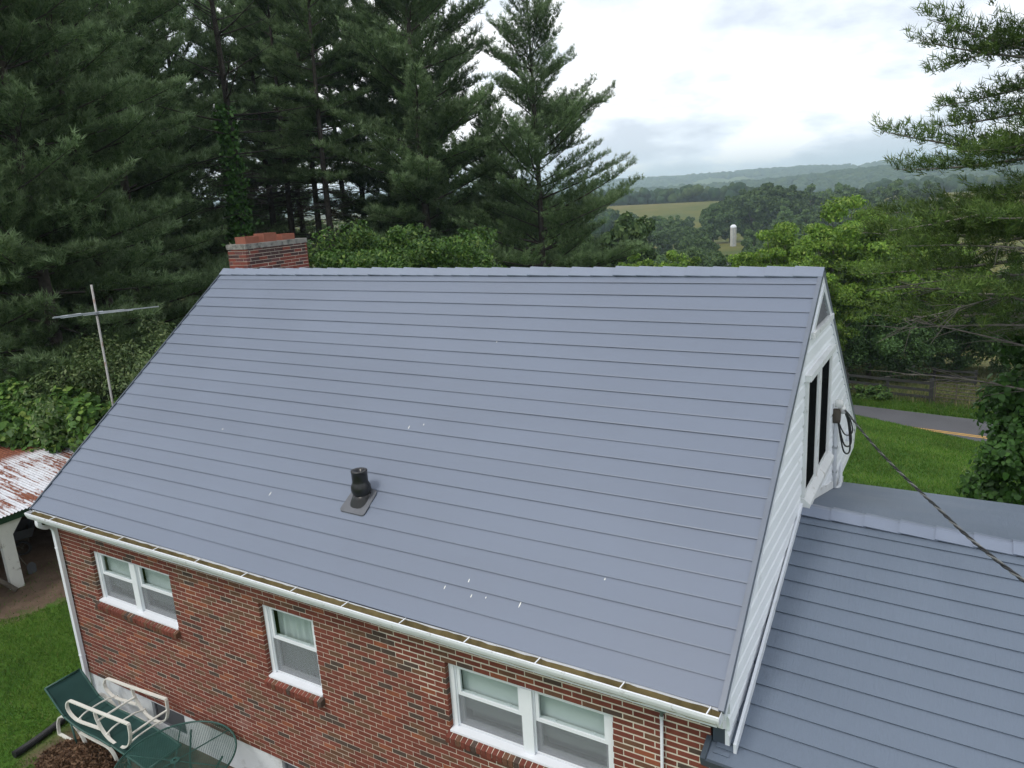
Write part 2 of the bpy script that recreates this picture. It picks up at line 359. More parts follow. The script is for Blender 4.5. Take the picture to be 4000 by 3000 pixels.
# ------------------------------------------------------------------ terrain
G0 = -0.66
PROF = np.array([(-200, -.66), (8.5, -.66), (13, -.95), (20, -1.95), (27, -2.95), (30.5, -3.66), (31.6, -4.12), (33.0, -5.62), (39.6, -5.66), (41, -5.55), (44, -6.0), (50, -6.75), (60, -7.7), (130, -14), (200, -18.5),
                 (330, -18.2), (430, -23.2), (500, -16), (560, -9), (640, -9.5), (760, -16), (1000, -24), (1500, -30), (3000, -32), (12000, -36)])
def smooth(a, b, t): t = np.clip((t - a) / (b - a), 0, 1); return t * t * (3 - 2 * t)
def T(x, y):
    x = np.asarray(x, float); y = np.asarray(y, float)
    v = y + .15 * np.clip(x - 8, -30, 30)
    z = np.interp(v, PROF[:, 0], PROF[:, 1])
    bank = smooth(20, 30.5, v) * (1 - smooth(31.6, 33, v)) * -.10 * np.clip(x - 6, -6, 8)
    left = (1 - smooth(-14, -3, x)) * (1 - smooth(45, 70, v))          # flatter under the pines
    z = z * (1 - left) + (G0 + (z - G0) * .55) * left
    und = (np.sin(x * .021 + 1.3) * np.cos(y * .017) * .8 + np.sin(x * .006 - y * .004) * 1.0) * smooth(90, 260, np.hypot(x, y))
    return z + bank + und
def axis(near, step, far):
    a = list(np.arange(-near, near + .01, step)); s = step; q = near
    while q < far: s *= 1.16; q += s; a.append(min(q, far)); a.insert(0, -min(q, far))
    return np.array(sorted(set(a)))
ax, ay = axis(50, .8, 7300), axis(50, .8, 7300)
gx, gy = np.meshgrid(ax, ay); gz = T(gx, gy) + (np.sin(gx * 1.7 + gy) * np.cos(gy * 1.3)) * .012
nx, ny = len(ax), len(ay); idx = np.arange(nx * ny).reshape(ny, nx)
fa = np.stack([idx[:-1, :-1], idx[:-1, 1:], idx[1:, 1:], idx[1:, :-1]], -1).reshape(-1, 4)
M_ = Mat('ground', .95, .15); v = M_.pos(); X, Y, Z = M_.sep(v)
n1 = M_.noise(v, .35, 5); n2 = M_.noise(v, 3.0, 5, .7); n3 = M_.noise(v, 30, 3)
lawn = M_.ramp(M_.math('ADD', M_.math('MULTIPLY', n1, .5), M_.math('MULTIPLY', n2, .5)), [(.33, (.030, .078, .010)), (.46, (.050, .118, .015)), (.58, (.078, .140, .022)), (.68, (.16, .16, .06))])
dirt = M_.ramp(n2, [(.3, (.085, .058, .040)), (.7, (.15, .105, .075))])
# bare earth in front of the shed and beside the foundation
dx = M_.math('SUBTRACT', M_.math('ADD', X, M_.math('MULTIPLY', Y, -.25)), M_.math('MULTIPLY', M_.math('SUBTRACT', n2, .5), 1.4))
d1 = M_.math('MULTIPLY', M_.rng(dx, -6.65, -7.0, 0, 1), M_.rng(X, -18, -16, 0, 1))
d1 = M_.math('MULTIPLY', d1, M_.rng(Y, 5.5, 7, 1, 0))
yy = M_.math('ADD', Y, M_.math('MULTIPLY', M_.math('SUBTRACT', n2, .5), .9))
d2 = M_.math('MULTIPLY', M_.rng(yy, -1.55, -1.25, 0, 1), M_.math('MULTIPLY', M_.rng(X, -2.3, -1.9, 0, 1), M_.rng(Y, .5, .6, 1, 0)))
near = M_.mix(M_.math('MAXIMUM', d1, d2), lawn, dirt)
# forest floor, rough pasture and far fields
dist = M_.math('MULTIPLY', Y, 1.0)
wf = M_.noise(v, .004, 3); wf2 = M_.noise(v, .05, 4)
field = M_.ramp(M_.math('ADD', M_.math('MULTIPLY', wf, .6), M_.math('MULTIPLY', wf2, .4)), [(.36, (.050, .078, .017)), (.50, (.105, .105, .023)), (.64, (.145, .118, .034))])
fl = M_.ramp(n1, [(.35, (.040, .055, .018)), (.65, (.085, .085, .035))])
c_ = M_.mix(M_.rng(M_.math('SUBTRACT', Y, M_.math('MULTIPLY', X, .0)), 40.5, 44, 0, 1), near, M_.mix(M_.rng(n2, .4, .6), (.055, .085, .022), (.20, .165, .06)))
c_ = M_.mix(M_.rng(M_.math('ADD', X, M_.math('MULTIPLY', Y, -.0)), -10, -14, 0, 1), c_, M_.mix(M_.rng(Y, 5.5, 8, 0, 1), c_, fl))
c_ = M_.mix(M_.rng(Y, 70, 110, 0, 1), c_, field)
M_.color(c_); M_.bump(n3, .5, .03)
ground = obj('ground', np_mesh('ground', np.stack([gx.ravel(), gy.ravel(), gz.ravel()], 1), fa, M_.m, True)); tag(ground, kind='structure')

# road with a double centre line
def strip(name, off0, off1, mat, lift, x0=-60, x1=70, n=66):
    xs = np.linspace(x0, x1, n); vs = []
    for o_ in (off0, off1):
        yc = 36.1 - .15 * (np.clip(xs, -22, 38) - 8) + o_; vs.append(np.stack([xs, yc, np.full(n, -5.62) + lift], 1))
    V = np.concatenate(vs); i = np.arange(n - 1); F = np.stack([i, i + 1, i + 1 + n, i + n], 1)
    return obj(name, np_mesh(name, V, F, mat))
road = strip('road', -2.95, 2.95, MT['asphalt'], .03); tag(road, kind='structure')
for o_ in (-.17, .05): q = strip('road_marking', o_, o_ + .12, MT['yellow'], .036); q.parent = road

# ------------------------------------------------------------------ the house
XL, XR, BP, CP = -2.398, 8.009, .2127, .0677
HEAD = 2.28
YE, ZE, YR, ZR = -.218, 2.873, 4.02, 6.065
SL = (ZR - ZE) / (YR - YE); SLEN = math.hypot(YR - YE, ZR - ZE); CS, SN = (YR - YE) / SLEN, (ZR - ZE) / SLEN
house = empty('brick_house', (2.8, 4.0, G0)); tag(house, 'red brick one and a half storey house with blue grey metal roof and white gable', 'house')
house_inv = Matrix.Translation((-2.8, -4.0, -G0))
def part(mb, name, mats, parent=None, smooth=False):
    """geometry given in world coordinates, parented under the house or one of its parts"""
    o = mb.build(name, mats, parent or house, smooth)
    if parent is None or parent is house: o.matrix_parent_inverse = house_inv
    return o
def group_part(name):                      # a part that is an assembly of sub-parts
    o = empty(name, (0, 0, 0), 0, house); o.matrix_parent_inverse = house_inv; return o

WINS = [(-1.558, .357, 1.42, HEAD, 2), (2.165, 3.122, 1.215, HEAD, 1), (5.09, 7.057, 1.42, HEAD, 2)]
BBOT = HEAD - 35 * CP
# mortar backing with openings
xs = sorted([XL + .006, XR - .006] + [w[0] - .006 for w in WINS] + [w[1] + .006 for w in WINS])
zs = sorted({BBOT, 1.215 - .006, 1.42 - .006, HEAD + .006, 2.84})
mb = MB()
for i in range(len(xs) - 1):
    for j in range(len(zs) - 1):
        cx, cz = (xs[i] + xs[i + 1]) / 2, (zs[j] + zs[j + 1]) / 2
        if any(w[0] - .01 < cx < w[1] + .01 and w[2] - .01 < cz < w[3] + .01 for w in WINS): continue
        mb.box(xs[i], xs[i + 1], .0035, .22, zs[j], zs[j + 1])
mb.box(XL + .006, XL + .2, .225, 8.03, BBOT, 2.84); mb.box(XR - .2, XR - .006, .225, 8.03, BBOT, 2.84); mb.box(XL + .21, XR - .21, 7.83, 8.03, BBOT, 2.84)
wall = part(mb, 'wall', MT['mortar'])
mb = MB(); mb.box(XL + .25, XR - .25, .62, 7.8, BBOT + .02, 2.8); part(mb, 'interior', MT['dark'])
# bricks
def rows(x0, x1, holes, z_lo, z_hi, start):
    out = []; k0 = int(math.floor((z_lo - HEAD) / CP + .001)); k1 = int(math.ceil((z_hi - HEAD) / CP - .001))
    for k in range(k0, k1):
        zb = HEAD + k * CP; n = 0; off = 0 if k % 2 == 0 else .5; b = start - off * BP
        edges = [start] if off else []
        cuts = []
        while b > x0 - BP: cuts.append(b); b -= BP
        lo_hi = [(max(c - BP + .01, x0), min(c, x1)) for c in cuts]
        if off: lo_hi.append((start - off * BP + .01, start))
        for a, c in lo_hi:
            segs = [(a, c)]
            for (h0, h1, hz0, hz1) in holes:
                if hz0 - .01 < zb + CP / 2 < hz1 + .01:
                    ns = []
                    for p_, q_ in segs:
                        if q_ <= h0 or p_ >= h1: ns.append((p_, q_)); continue
                        if p_ < h0: ns.append((p_, h0))
                        if q_ > h1: ns.append((h1, q_))
                    segs = ns
            for p_, q_ in segs:
                if q_ - p_ > .025: out.append((p_, q_, zb + .005, zb + CP - .005))
    return out
holes = [(w[0], w[1], w[2], w[3]) for w in WINS]
full = []; rest = MB()
allb = rows(XL, XR, holes, BBOT, 2.76, XR)
allb.sort(key=lambda b: (b[0] - CAM.x) ** 2 + CAM.y ** 2 + (b[2] - CAM.z) ** 2)
unit = []
for mi_, bm_ in enumerate(BRICKS):
    q = MB(); l_, h_ = BP - .01, CP - .01
    # slightly eased front edges
    q.add([(0, 0.003, 0.003), (l_, .003, 0.003), (l_, .003, h_ - .003), (0, .003, h_ - .003), (.003, 0, .005), (l_ - .003, 0, .005), (l_ - .003, 0, h_ - .005), (.003, 0, h_ - .005), (0, .062, 0.003), (l_, .062, 0.003), (l_, .062, h_ - .003), (0, .062, h_ - .003)],
          [(4, 5, 6, 7), (0, 1, 5, 4), (1, 2, 6, 5), (2, 3, 7, 6), (3, 0, 4, 7), (8, 9, 1, 0), (9, 10, 2, 1), (10, 11, 3, 2), (11, 8, 0, 3)])
    unit.append(q.mesh('brick', bm_))
nb = 0
for (a, c, z0, z1) in allb:
    mi_ = int(rng.choice(5, p=BW)); dy = float(rng.uniform(-.0015, .0015))
    visible = (z1 > .9 or a < 5.5)
    if nb < 300 and abs((c - a) - (BP - .01)) < .002 and visible and z0 > .55:
        o = obj('brick', unit[mi_], wall, (a, dy, z0)); nb += 1
    else:
        rest.box(a, c, dy, .062, z0, z1, mi_)
tag(part(rest, 'brick_field', BRICKS, wall), kind='stuff')
# bricks of the end wall that show below the white gable
rest = MB()
for (a, c, z0, z1) in rows(.02, 8.03, [], 1.2, 2.72, 8.03): rest.box(XR - .062, XR, a, c, z0, z1, int(rng.choice(5, p=BW)))
tag(part(rest, 'brick_field', BRICKS, wall), kind='stuff')
# rear corner returns
# foundation
mb = MB(); 
for a, c in ((XL + .02, -.74), (.05, 2.12), (2.9, XR - .01)): mb.box(a, c, .02, .3, G0 - .3, BBOT - .002)
for a, c in ((-.74, .05), (2.12, 2.9)): mb.box(a, c, .02, .3, G0 - .3, -.50); mb.box(a, c, .02, .3, BBOT - .035, BBOT - .002)
mb.box(XL + .02, XL + .3, .302, 8.0, G0 - .3, BBOT - .002)
part(mb, 'foundation', MT['found'])
for a, c in ((-.74, .05), (2.12, 2.9)):
    g_ = group_part('basement_window')
    q = MB(); q.box(a + .03, c - .03, .075, .09, -.47, BBOT - .06); part(q, 'pane', MT['darkpanel'], g_)
    q = MB()
    for bx_ in ((a + .001, a + .03, -.499, BBOT - .036), (c - .03, c - .001, -.499, BBOT - .036), (a + .03, c - .03, -.499, -.47), (a + .03, c - .03, BBOT - .06, BBOT - .036)): q.box(bx_[0], bx_[1], .06, .11, bx_[2], bx_[3])
    part(q, 'frame', MT['greyplastic'], g_)

# ---- windows of the brick front
def window(x0, x1, z0, z1, units, cloth):
    g_ = group_part('window')
    d = .058                                     # face of the white frame behind the brick face
    zs0 = z0 + .035                              # frame stands on the sill board
    fr = MB(); jw = .07
    fr.box(x0 + .002, x0 + jw, d, d + .09, zs0, z1 - .002); part(fr, 'jamb', MT['vinyl'], g_); fr = MB(); fr.box(x1 - jw, x1 - .002, d, d + .09, zs0, z1 - .002)
    part(fr, 'jamb', MT['vinyl'], g_); fr = MB(); fr.box(x0 + jw, x1 - jw, d + .003, d + .09, z1 - .05, z1 - .002); part(fr, 'head', MT['vinyl'], g_)
    spans = []
    if units == 2:
        mid = (x0 + x1) / 2 + .0; fr = MB(); fr.box(mid - .065, mid + .065, d - .012, d + .09, zs0, z1 - .05); part(fr, 'mullion', MT['vinyl'], g_); spans = [(x0 + jw, mid - .065), (mid + .065, x1 - jw)]
    else: spans = [(x0 + jw, x1 - jw)]
    sb = MB(); sb.prism([(-.012, z0 - .002), (-.012, z0 + .022), (d + .10, z0 + .052), (d + .10, z0 - .002)], 0, x0 + .003, x1 - .003); part(sb, 'sill_board', MT['white'], g_)
    for (a, c) in spans:
        zb, zt = zs0 + .03, z1 - .05; zm = zb + (zt - zb) * .53; t = .04
        def ring(name, a, c, b, tp, y, th, tb=t):
            q = MB(); q.box(a, a + t, y, y + th, b, tp); q.box(c - t, c, y, y + th, b, tp); q.box(a + t, c - t, y, y + th, tp - t, tp); q.box(a + t, c - t, y, y + th, b, b + tb); part(q, name, MT['vinyl'], g_)
        bf = MB(); bf.box(a, a + .016, d + .018, d + .09, zs0 + .02, zt); bf.box(c - .016, c, d + .018, d + .09, zs0 + .02, zt); bf.box(a + .016, c - .016, d + .018, d + .09, zs0 + .016, zb); part(bf, 'stop', MT['vinyl'], g_)
        ring('sash', a + .017, c - .017, zm - .022, zt - .001, d + .028, .03)
        ring('sash', a + .017, c - .017, zb, zm + .015, d + .062, .03, .05)
        q = MB(); q.box(a + .04, c - .04, d + .042, d + .046, zm - .0, zt - .03); part(q, 'pane', MT['glass'], g_)
        q = MB(); q.box(a + .04, c - .04, d + .076, d + .080, zb + .03, zm); part(q, 'pane', MT['glass'], g_)
        q = MB(); q.box(a + .018, c - .018, d + .030, d + .034, zb + .001, zm - .024); part(q, 'screen', MT['screenglass'], g_)
        for lx in (a + (c - a) * .24, a + (c - a) * .76): q = MB(); q.box(lx - .03, lx + .03, d + .060, d + .085, zm + .016, zm + .026); part(q, 'sash_lock', MT['white'], g_)
        if cloth == 'curtain':
            q = MB(); n = 40
            xs_ = np.linspace(a + .02, c - .02, n); ys_ = d + .16 + .022 * np.sin(xs_ * 55) + .012 * np.sin(xs_ * 23 + 1)
            vs = [(x, y, zb - .02) for x, y in zip(xs_, ys_)] + [(x, y, zt + .03) for x, y in zip(xs_, ys_)]
            q.add(vs, [(i, i + 1, i + 1 + n, i + n) for i in range(n - 1)]); part(q, 'curtain', MT['curtain'], g_, True)
        else:
            q = MB(); q.box(a + .02, c - .02, d + .125, d + .13, zb + .14, zt + .03); part(q, 'roller_shade', MT['shade'], g_)
            q = MB(); q.box(a + .02, c - .02, d + .26, d + .27, zb - .05, zb + .3); part(q, 'lower_curtain', MT['curtain'], g_)
    # brick rowlock sill
    sl_ = group_part('brick_sill'); nbk = int(round((x1 - x0 + .06) / .068)); w_ = (x1 - x0 + .06) / nbk
    q = MB(); q.prism([(-.066, z0 - .096), (-.068, z0 - .034), (.0, z0 - .008), (.055, z0 - .008), (.055, z0 - .096)], 0, x0 - .018, x1 + .018); part(q, 'sill_mortar', MT['mortar'], sl_)
    ub = []
    for mi_ in (0, 1, 2, 4):
        h = MB(); h.prism([(-.074, -.104), (-.078, -.030), (.004, -.003), (.05, -.003), (.05, -.104)], 0, .005, w_ - .005); ub.append(h.mesh('brick', BRICKS[mi_]))
    for i in range(nbk): obj('brick', ub[int(rng.choice(4, p=[.3, .42, .18, .1]))], sl_, (x0 - .03 + i * w_, float(rng.uniform(-.003, .003)), z0 + float(rng.uniform(-.002, .001))))
for w, cl in zip(WINS, ('shade', 'curtain', 'shade')): window(*w, cl)

# ---- main roof
roof = group_part('roof'); deck = MB()
deck.prism([(YE + .02, ZE - .03), (YR, ZR - .015), (2 * YR - YE - .02, ZE - .03), (2 * YR - YE - .02, ZE - .16), (YR, ZR - .16), (YE + .02, ZE - .16)], 0, -2.50, 8.12)
part(deck, 'deck', MT['roof_trim'], roof)
def P3(s, h, front=True):
    y, z = YE + CS * s - SN * h, ZE + SN * s + CS * h
    return (y if front else 2 * YR - y, z)
lines = [0.0] + [(.0448 + .0432 * k) * SLEN for k in range(22)] + [SLEN - .02]
for front in (True, False):
    for j in range(23):
        s0, s1 = lines[j], min(lines[j + 1] + .02, SLEN - .02); q = MB()
        prof = [P3(s0 + .010, .0125, front), P3(s0, .0160, front), P3(s0 + .012, .0185, front), P3(s1, .004, front), P3(s1, -.001, front)]
        if not front: prof = prof[::-1]
        # long panel, a little wavy along its length as sheet metal is
        n = 24; xs_ = np.linspace(-2.525, 8.137, n); vs = []
        wob = np.cumsum(rng.normal(0, .0007, (n, 2)), 0); wob -= wob.mean(0)
        for i, x in enumerate(xs_):
            for a, (y, z) in enumerate(prof): vs.append((x, y, z + (np.clip(wob[i, 0], -.002, .003) if a < 3 else 0)))
        k_ = len(prof); fs = [(i * k_ + a, i * k_ + (a + 1) % k_, (i + 1) * k_ + (a + 1) % k_, (i + 1) * k_ + a) for i in range(n - 1) for a in range(k_)]
        fs += [tuple(range(k_ - 1, -1, -1)), tuple(range((n - 1) * k_, n * k_))]
        q.add(vs, fs); part(q, 'roof_panel', MT['roof'], roof)
for front in (True, False):
    for x0, x1, wd in ((8.138, 8.186, .027), (-2.556, -2.526, .03)):
        q = MB(); pr = [P3(-.02, -.05, front), P3(-.02, wd, front), P3(SLEN - .03, wd, front), P3(SLEN - .03, -.05, front)]
        q.prism(pr if front else pr[::-1], 0, x0, x1); part(q, 'rake_trim', MT['rake'] if x0 > 0 else MT['roof_trim'], roof)
ncap = 32; cl_ = (8.19 + 2.55) / ncap
for i in range(ncap):
    x0 = -2.55 + i * cl_; x1 = x0 + cl_ + .035; q = MB(); tl = .138; dr = float(rng.normal(0, .003)); h0, h1 = .030, .044
    vs = []
    for x, h in ((x0, h1 + dr), (x1 if i < ncap - 1 else x0 + cl_, h0 + dr)):
        a, b = P3(SLEN - tl, h), P3(SLEN - tl, h, False)
        vs += [(x, a[0], a[1]), (x, YR - .012, ZR + h * 1.2), (x, YR + .012, ZR + h * 1.2), (x, b[0], b[1]),
               (x, a[0] + .003, a[1] - .012), (x, YR - .01, ZR + h * 1.2 - .012), (x, YR + .01, ZR + h * 1.2 - .012), (x, b[0] - .003, b[1] - .012)]
    fs = [(0, 8, 9, 1), (1, 9, 10, 2), (2, 10, 11, 3), (4, 5, 13, 12), (5, 6, 14, 13), (6, 7, 15, 14), (0, 4, 12, 8), (3, 11, 15, 7), (0, 1, 5, 4), (1, 2, 6, 5), (2, 3, 7, 6), (8, 12, 13, 9), (9, 13, 14, 10), (10, 14, 15, 11)]
    q.add(vs, fs); part(q, 'ridge_cap', MT['cap'], roof)
# bird droppings on the panels
for (px, ps, ln) in ((1.95, 1.05, .07), (3.55, 2.35, .06), (3.75, 2.42, .04), (5.1, .42, .06), (5.45, .40, .05), (5.62, .42, .03), (5.35, .55, .05), (6.02, .44, .08), (.3, 1.9, .05), (6.8, .9, .03), (4.2, 3.9, .04)):
    q = MB(); j = max(i for i in range(23) if lines[i] <= ps); hh = .0225 - (ps - lines[j]) / (lines[j + 1] - lines[j]) * .0140
    pts = []
    for i in range(9):
        t = 2 * math.pi * i / 9; rr = .5 + float(rng.uniform(-.12, .25)); y, z = P3(ps + ln * .7 * rr * math.sin(t), hh); pts.append((px + .010 * rr * math.cos(t), y, z))
    q.add(pts, [tuple(range(9))]); part(q, 'bird_dropping', MT['guano'], roof)
# soffit and fascia
mb = MB(); mb.box(-2.5, 8.12, YE + .03, .006, ZE - .20, ZE - .17); part(mb, 'soffit', MT['white'])
mb = MB(); mb.box(-2.5, 8.12, YE + .005, YE + .029, ZE - .20, ZE - .04); part(mb, 'fascia', MT['white'])
mb = MB(); mb.box(-2.5, 8.12, 8.035, 8.23, ZE - .20, ZE - .17); part(mb, 'soffit', MT['white'])
mb = MB(); mb.box(-2.5, 8.12, 8.231, 8.255, ZE - .20, ZE - .04); part(mb, 'fascia', MT['white'])
# gutters
def gutter(yb, yf, x0, x1, with_silt):
    g_ = group_part('gutter'); s_ = 1 if yf < yb else -1
    zt, zb = ZE - .015, ZE - .115; q = MB()
    pr = [(yb, zt + .01), (yb, zb), (yf + s_ * .03, zb), (yf + s_ * .012, zb + .035), (yf, zt - .03), (yf, zt), (yf + s_ * .018, zt), (yf + s_ * .018, zt - .006), (yf + s_ * .006, zt - .008), (yf + s_ * .006, zt - .03), (yf + s_ * .018, zb + .035), (yf + s_ * .034, zb + .006), (yb - s_ * .004, zb + .006), (yb - s_ * .004, zt + .01)]
    n = 40; xs_ = np.linspace(x0, x1, n); vs = []; k_ = len(pr)
    sag = .012 * np.sin(xs_ * 1.1) + rng.normal(0, .0015, n)
    for i, x in enumerate(xs_): vs += [(x, y, z + sag[i] * .6) for y, z in pr]
    fs = [(i * k_ + a, i * k_ + (a + 1) % k_, (i + 1) * k_ + (a + 1) % k_, (i + 1) * k_ + a) for i in range(n - 1) for a in range(k_)]
    q.add(vs, fs); part(q, 'trough', MT['gutter'], g_)
    q = MB()
    for x in (x0 - .004, x1): q.prism([(yb, zt + .008), (yb, zb), (yf + s_ * .03, zb), (yf, zt - .03), (yf, zt)], 0, x, x + .004)
    part(q, 'end_cap', MT['gutter'], g_)
    if with_silt:
        q = MB(); n = 130; m_ = 6; xs_ = np.linspace(x0 + .01, x1 - .01, n); vs = []
        for x in xs_:
            for a in range(m_):
                t = a / (m_ - 1); vs.append((x, yb - .006 + (yf + .022 - yb) * t, zb + .024 + .068 * (1 - t) ** 3 + float(rng.normal(0, .004))))
        q.add(vs, [(i * m_ + a, i * m_ + a + 1, (i + 1) * m_ + a + 1, (i + 1) * m_ + a) for i in range(n - 1) for a in range(m_ - 1)]); part(q, 'silt', MT['silt'], g_, True)
        for x in (-2.43, -1.85, -1.0, -.157, .617, 1.461, 2.346, 3.19, 3.98, 4.79, 5.61, 6.42, 7.28, 8.06):
            q = MB(); q.beam((x, yf + .01, zt + .004), (x + .012, yb - .004, zt + .014), .010, .007); part(q, 'hanger', MT['gutter'], g_)
    return g_
gutter(YE + .002, -.335, -2.53, 8.165, True); gutter(8.258, 8.375, -2.53, 8.165, False)
# downspout
q = MB(); pts = bez([(-2.30, -.275, 2.76), (-2.30, -.275, 2.66), (-2.32, -.19, 2.595), (-2.35, -.10, 2.575), (-2.36, -.055, 2.50), (-2.36, -.045, 2.40), (-2.36, -.045, 1.0), (-2.36, -.045, G0 + .02)], 5)
q.strap(pts, (1, 0, 0), .078, .058); ds = part(q, 'downspout', MT['white'])
for z in (2.17, .25): q = MB(); q.box(-2.403, -2.317, -.08, -.010, z, z + .02); part(q, 'strap', MT['white'], ds)
for z in (2.17, .25): pass
# conduit with its box
q = MB(); q.tube([(7.562, -.03, 2.46), (7.562, -.03, 1.0), (7.562, -.03, .2)], .0155, 10); cd = part(q, 'conduit', MT['conduit'], smooth=True)
q = MB(); q.tube([(7.562, -.03, 2.475), (7.562, -.03, 2.44)], .020, 10); q.tube([(7.562, -.03, 2.53), (7.562, -.03, 2.475)], .017, 8, 1); q.box(7.505, 7.605, -.06, -.004, 2.53, 2.60, 1); part(q, 'junction_box', [MT['conduit'], MT['greybox']], cd)

# ---- gable end
GX = 8.15
gable = group_part('gable_wall')
q = MB(); q.prism([(-.015, 2.36), (-.015, 2.80), (YR, ZR - .17), (8.055, 2.80), (8.055, 2.60), (6.5, 2.60), (6.5, 2.36)], 0, GX - .12, GX - .012); part(q, 'sheathing', MT['roof_trim'], gable)
sb0, ex = 2.345, .172; n_ = int((5.92 - sb0) / ex)
def half(z): return min(4.04, (ZR - .135 - z) / SL)
for i in range(n_ + 1):
    z0 = sb0 + i * ex; z1 = min(z0 + ex + .01, 5.90); h0, h1 = half(z0 + .02), half(z1)
    if z0 > 5.40: break
    q = MB(); a = .030; zm_ = z0 + (z1 - z0) * .66; zk = z0 + (z1 - z0) * .80; hm, hk = half(zm_), half(zk)
    g0, gm, gk, g1 = (h0, hm, hk, h1) if z0 > 2.5 else (2.45,) * 4
    vs = [(GX - .010, YR - h0, z0), (GX - .010, YR + g0, z0), (GX + a, YR + g0, z0 + .003), (GX + a, YR - h0, z0 + .003), (GX + a - .005, YR + gm, zm_), (GX + a - .005, YR - hm, zm_), (GX + .009, YR + gk, zk), (GX + .009, YR - hk, zk), (GX + .001, YR + g1, z1), (GX + .001, YR - h1, z1), (GX - .012, YR + g1, z1), (GX - .012, YR - h1, z1)]
    q.add(vs, [(0, 1, 2, 3), (3, 2, 4, 5), (5, 4, 6, 7), (7, 6, 8, 9), (9, 8, 10, 11), (0, 3, 5, 7, 9, 11), (2, 1, 10, 8, 6, 4)]); part(q, 'siding_board', MT['siding'], gable)
for s_ in (-1, 1):      # white rake board under the roof edge
    q = MB(); q.prism([(YR - s_ * 4.20, 2.735), (YR - s_ * 4.20, 2.828), (YR, ZR - .065), (YR, ZR - .145)], 0, GX - .01, GX + .034); part(q, 'rake_board', MT['white'], gable)
q = MB(); q.prism([(-.215, 2.68), (-.215, 2.80), (-.10, 2.86), (-.10, 2.60)], 0, GX - .02, GX + .02); part(q, 'eave_return', MT['weathered'], gable)
q = MB(); q.prism([(8.255, 2.62), (8.255, 2.80), (8.14, 2.86), (8.14, 2.50)], 0, GX - .02, GX + .02); part(q, 'eave_return', MT['weathered'], gable)
# louvred vent in the peak
vent = group_part('gable_vent')
zv = 5.40; hv = half(zv) - .02
q = MB(); q.prism([(YR - hv, zv), (YR, ZR - .15), (YR + hv, zv)], 0, GX - .01, GX + .006); part(q, 'screen', MT['screen'], vent)
q = MB(); q.box(GX - .01, GX + .075, YR - hv - .02, YR + hv + .02, zv - .035, zv + .035)
part(q, 'vent_sill', MT['weathered'], vent)
for s_ in (-1, 1):
    q = MB(); q.prism([(YR - s_ * hv, zv + .036), (YR - s_ * .005, ZR - .155), (YR - s_ * .005, ZR - .255), (YR - s_ * (hv - .14), zv + .036)], 0, GX - .01, GX + .05); part(q, 'vent_frame', MT['white'], vent)
for i in range(6):
    z = zv + .055 + i * .065; hw = max(.02, (ZR - .29 - z) / SL)
    q = MB(); q.add([(GX + .04, YR - hw, z), (GX + .04, YR + hw, z), (GX + .01, YR + hw, z + .055), (GX + .01, YR - hw, z + .055), (GX + .034, YR - hw, z - .004), (GX + .034, YR + hw, z - .004)], [(0, 1, 2, 3), (4, 5, 1, 0)]); part(q, 'louvre', MT['greyplastic'], vent)
# gable window
gw = group_part('gable_window'); y0, y1, z0, z1 = 3.08, 4.86, 3.50, 4.98; f_ = GX + .062
q = MB(); q.box(GX - .01, f_, y0, y0 + .075, z0, z1 - .06); part(q, 'jamb', MT['weathered'], gw)
for ja, jb in ((y1 - .10, y1), (3.83, 4.02)): q = MB(); q.box(GX - .01, f_, ja, jb, z0, z1 - .06); part(q, 'jamb', MT['weathered'], gw)
q = MB(); q.box(GX - .01, f_ + .035, y0 - .03, y1 + .03, z1 - .06, z1 + .015); part(q, 'drip_cap', MT['weathered'], gw)
q = MB(); q.prism([(GX - .01, z0 - .12), (GX + .13, z0 - .12), (GX + .13, z0 - .06), (GX + .06, z0), (GX - .01, z0)], 1, y0 - .02, y1 + .02); part(q, 'sill', MT['weathered'], gw)
for a, c in ((y0 + .075, 3.83), (4.02, y1 - .10)):
    q = MB(); q.box(GX - .005, GX + .040, a, c, z0, z1 - .061); part(q, 'pane', MT['darkpane'], gw)
    q = MB()
    for b in ((a, a + .03, z0, z1 - .061), (c - .03, c, z0, z1 - .061), (a + .03, c - .03, z0, z0 + .04), (a + .03, c - .03, z1 - .09, z1 - .061)): q.box(GX + .040, GX + .050, b[0], b[1], b[2], b[3])
    part(q, 'sash', MT['weathered'], gw)
# service entrance
se = group_part('service_entrance')
q = MB(); q.tube(bez([(GX + .06, 5.42, 3.78), (GX + .06, 5.50, 3.4), (GX + .06, 5.62, 2.75), (GX + .06, 5.68, 2.62)], 4), .026, 10); q.tube(bez([(GX + .06, 5.66, 2.66), (GX + .09, 5.95, 2.60), (GX + .06, 6.25, 2.72), (GX + .04, 6.4, 2.78)], 4), .026, 10); part(q, 'conduit_pipe', MT['conduit'], se, True)
for z, y in ((3.33, 5.52), (2.93, 5.6)): q = MB(); q.box(GX + .02, GX + .09, y - .04, y + .04, z, z + .03); part(q, 'clamp', MT['steel'], se)
q = MB(); q.lathe([(.0, .0), (.055, .0), (.06, .06), (.06, .15), (.05, .19), (.0, .20)], (GX + .07, 5.40, 3.76), 14); part(q, 'weatherhead', MT['wood_old'], se, True)
q = MB(); q.lathe([(.0, -.02), (.05, -.01), (.06, .04), (.05, .09), (.0, .10)], (GX + .10, 5.38, 4.0), 14); q.lathe([(.0, -.0), (.05, .0), (.055, .06), (.045, .1), (.0, .11)], (GX + .13, 5.48, 3.88), 14); part(q, 'insulator', MT['porcelain'], se, True)
q = MB(); q.box(GX + .015, GX + .075, 6.95, 7.10, 2.98, 3.13); part(q, 'junction_box', MT['white'], se)
q = MB()
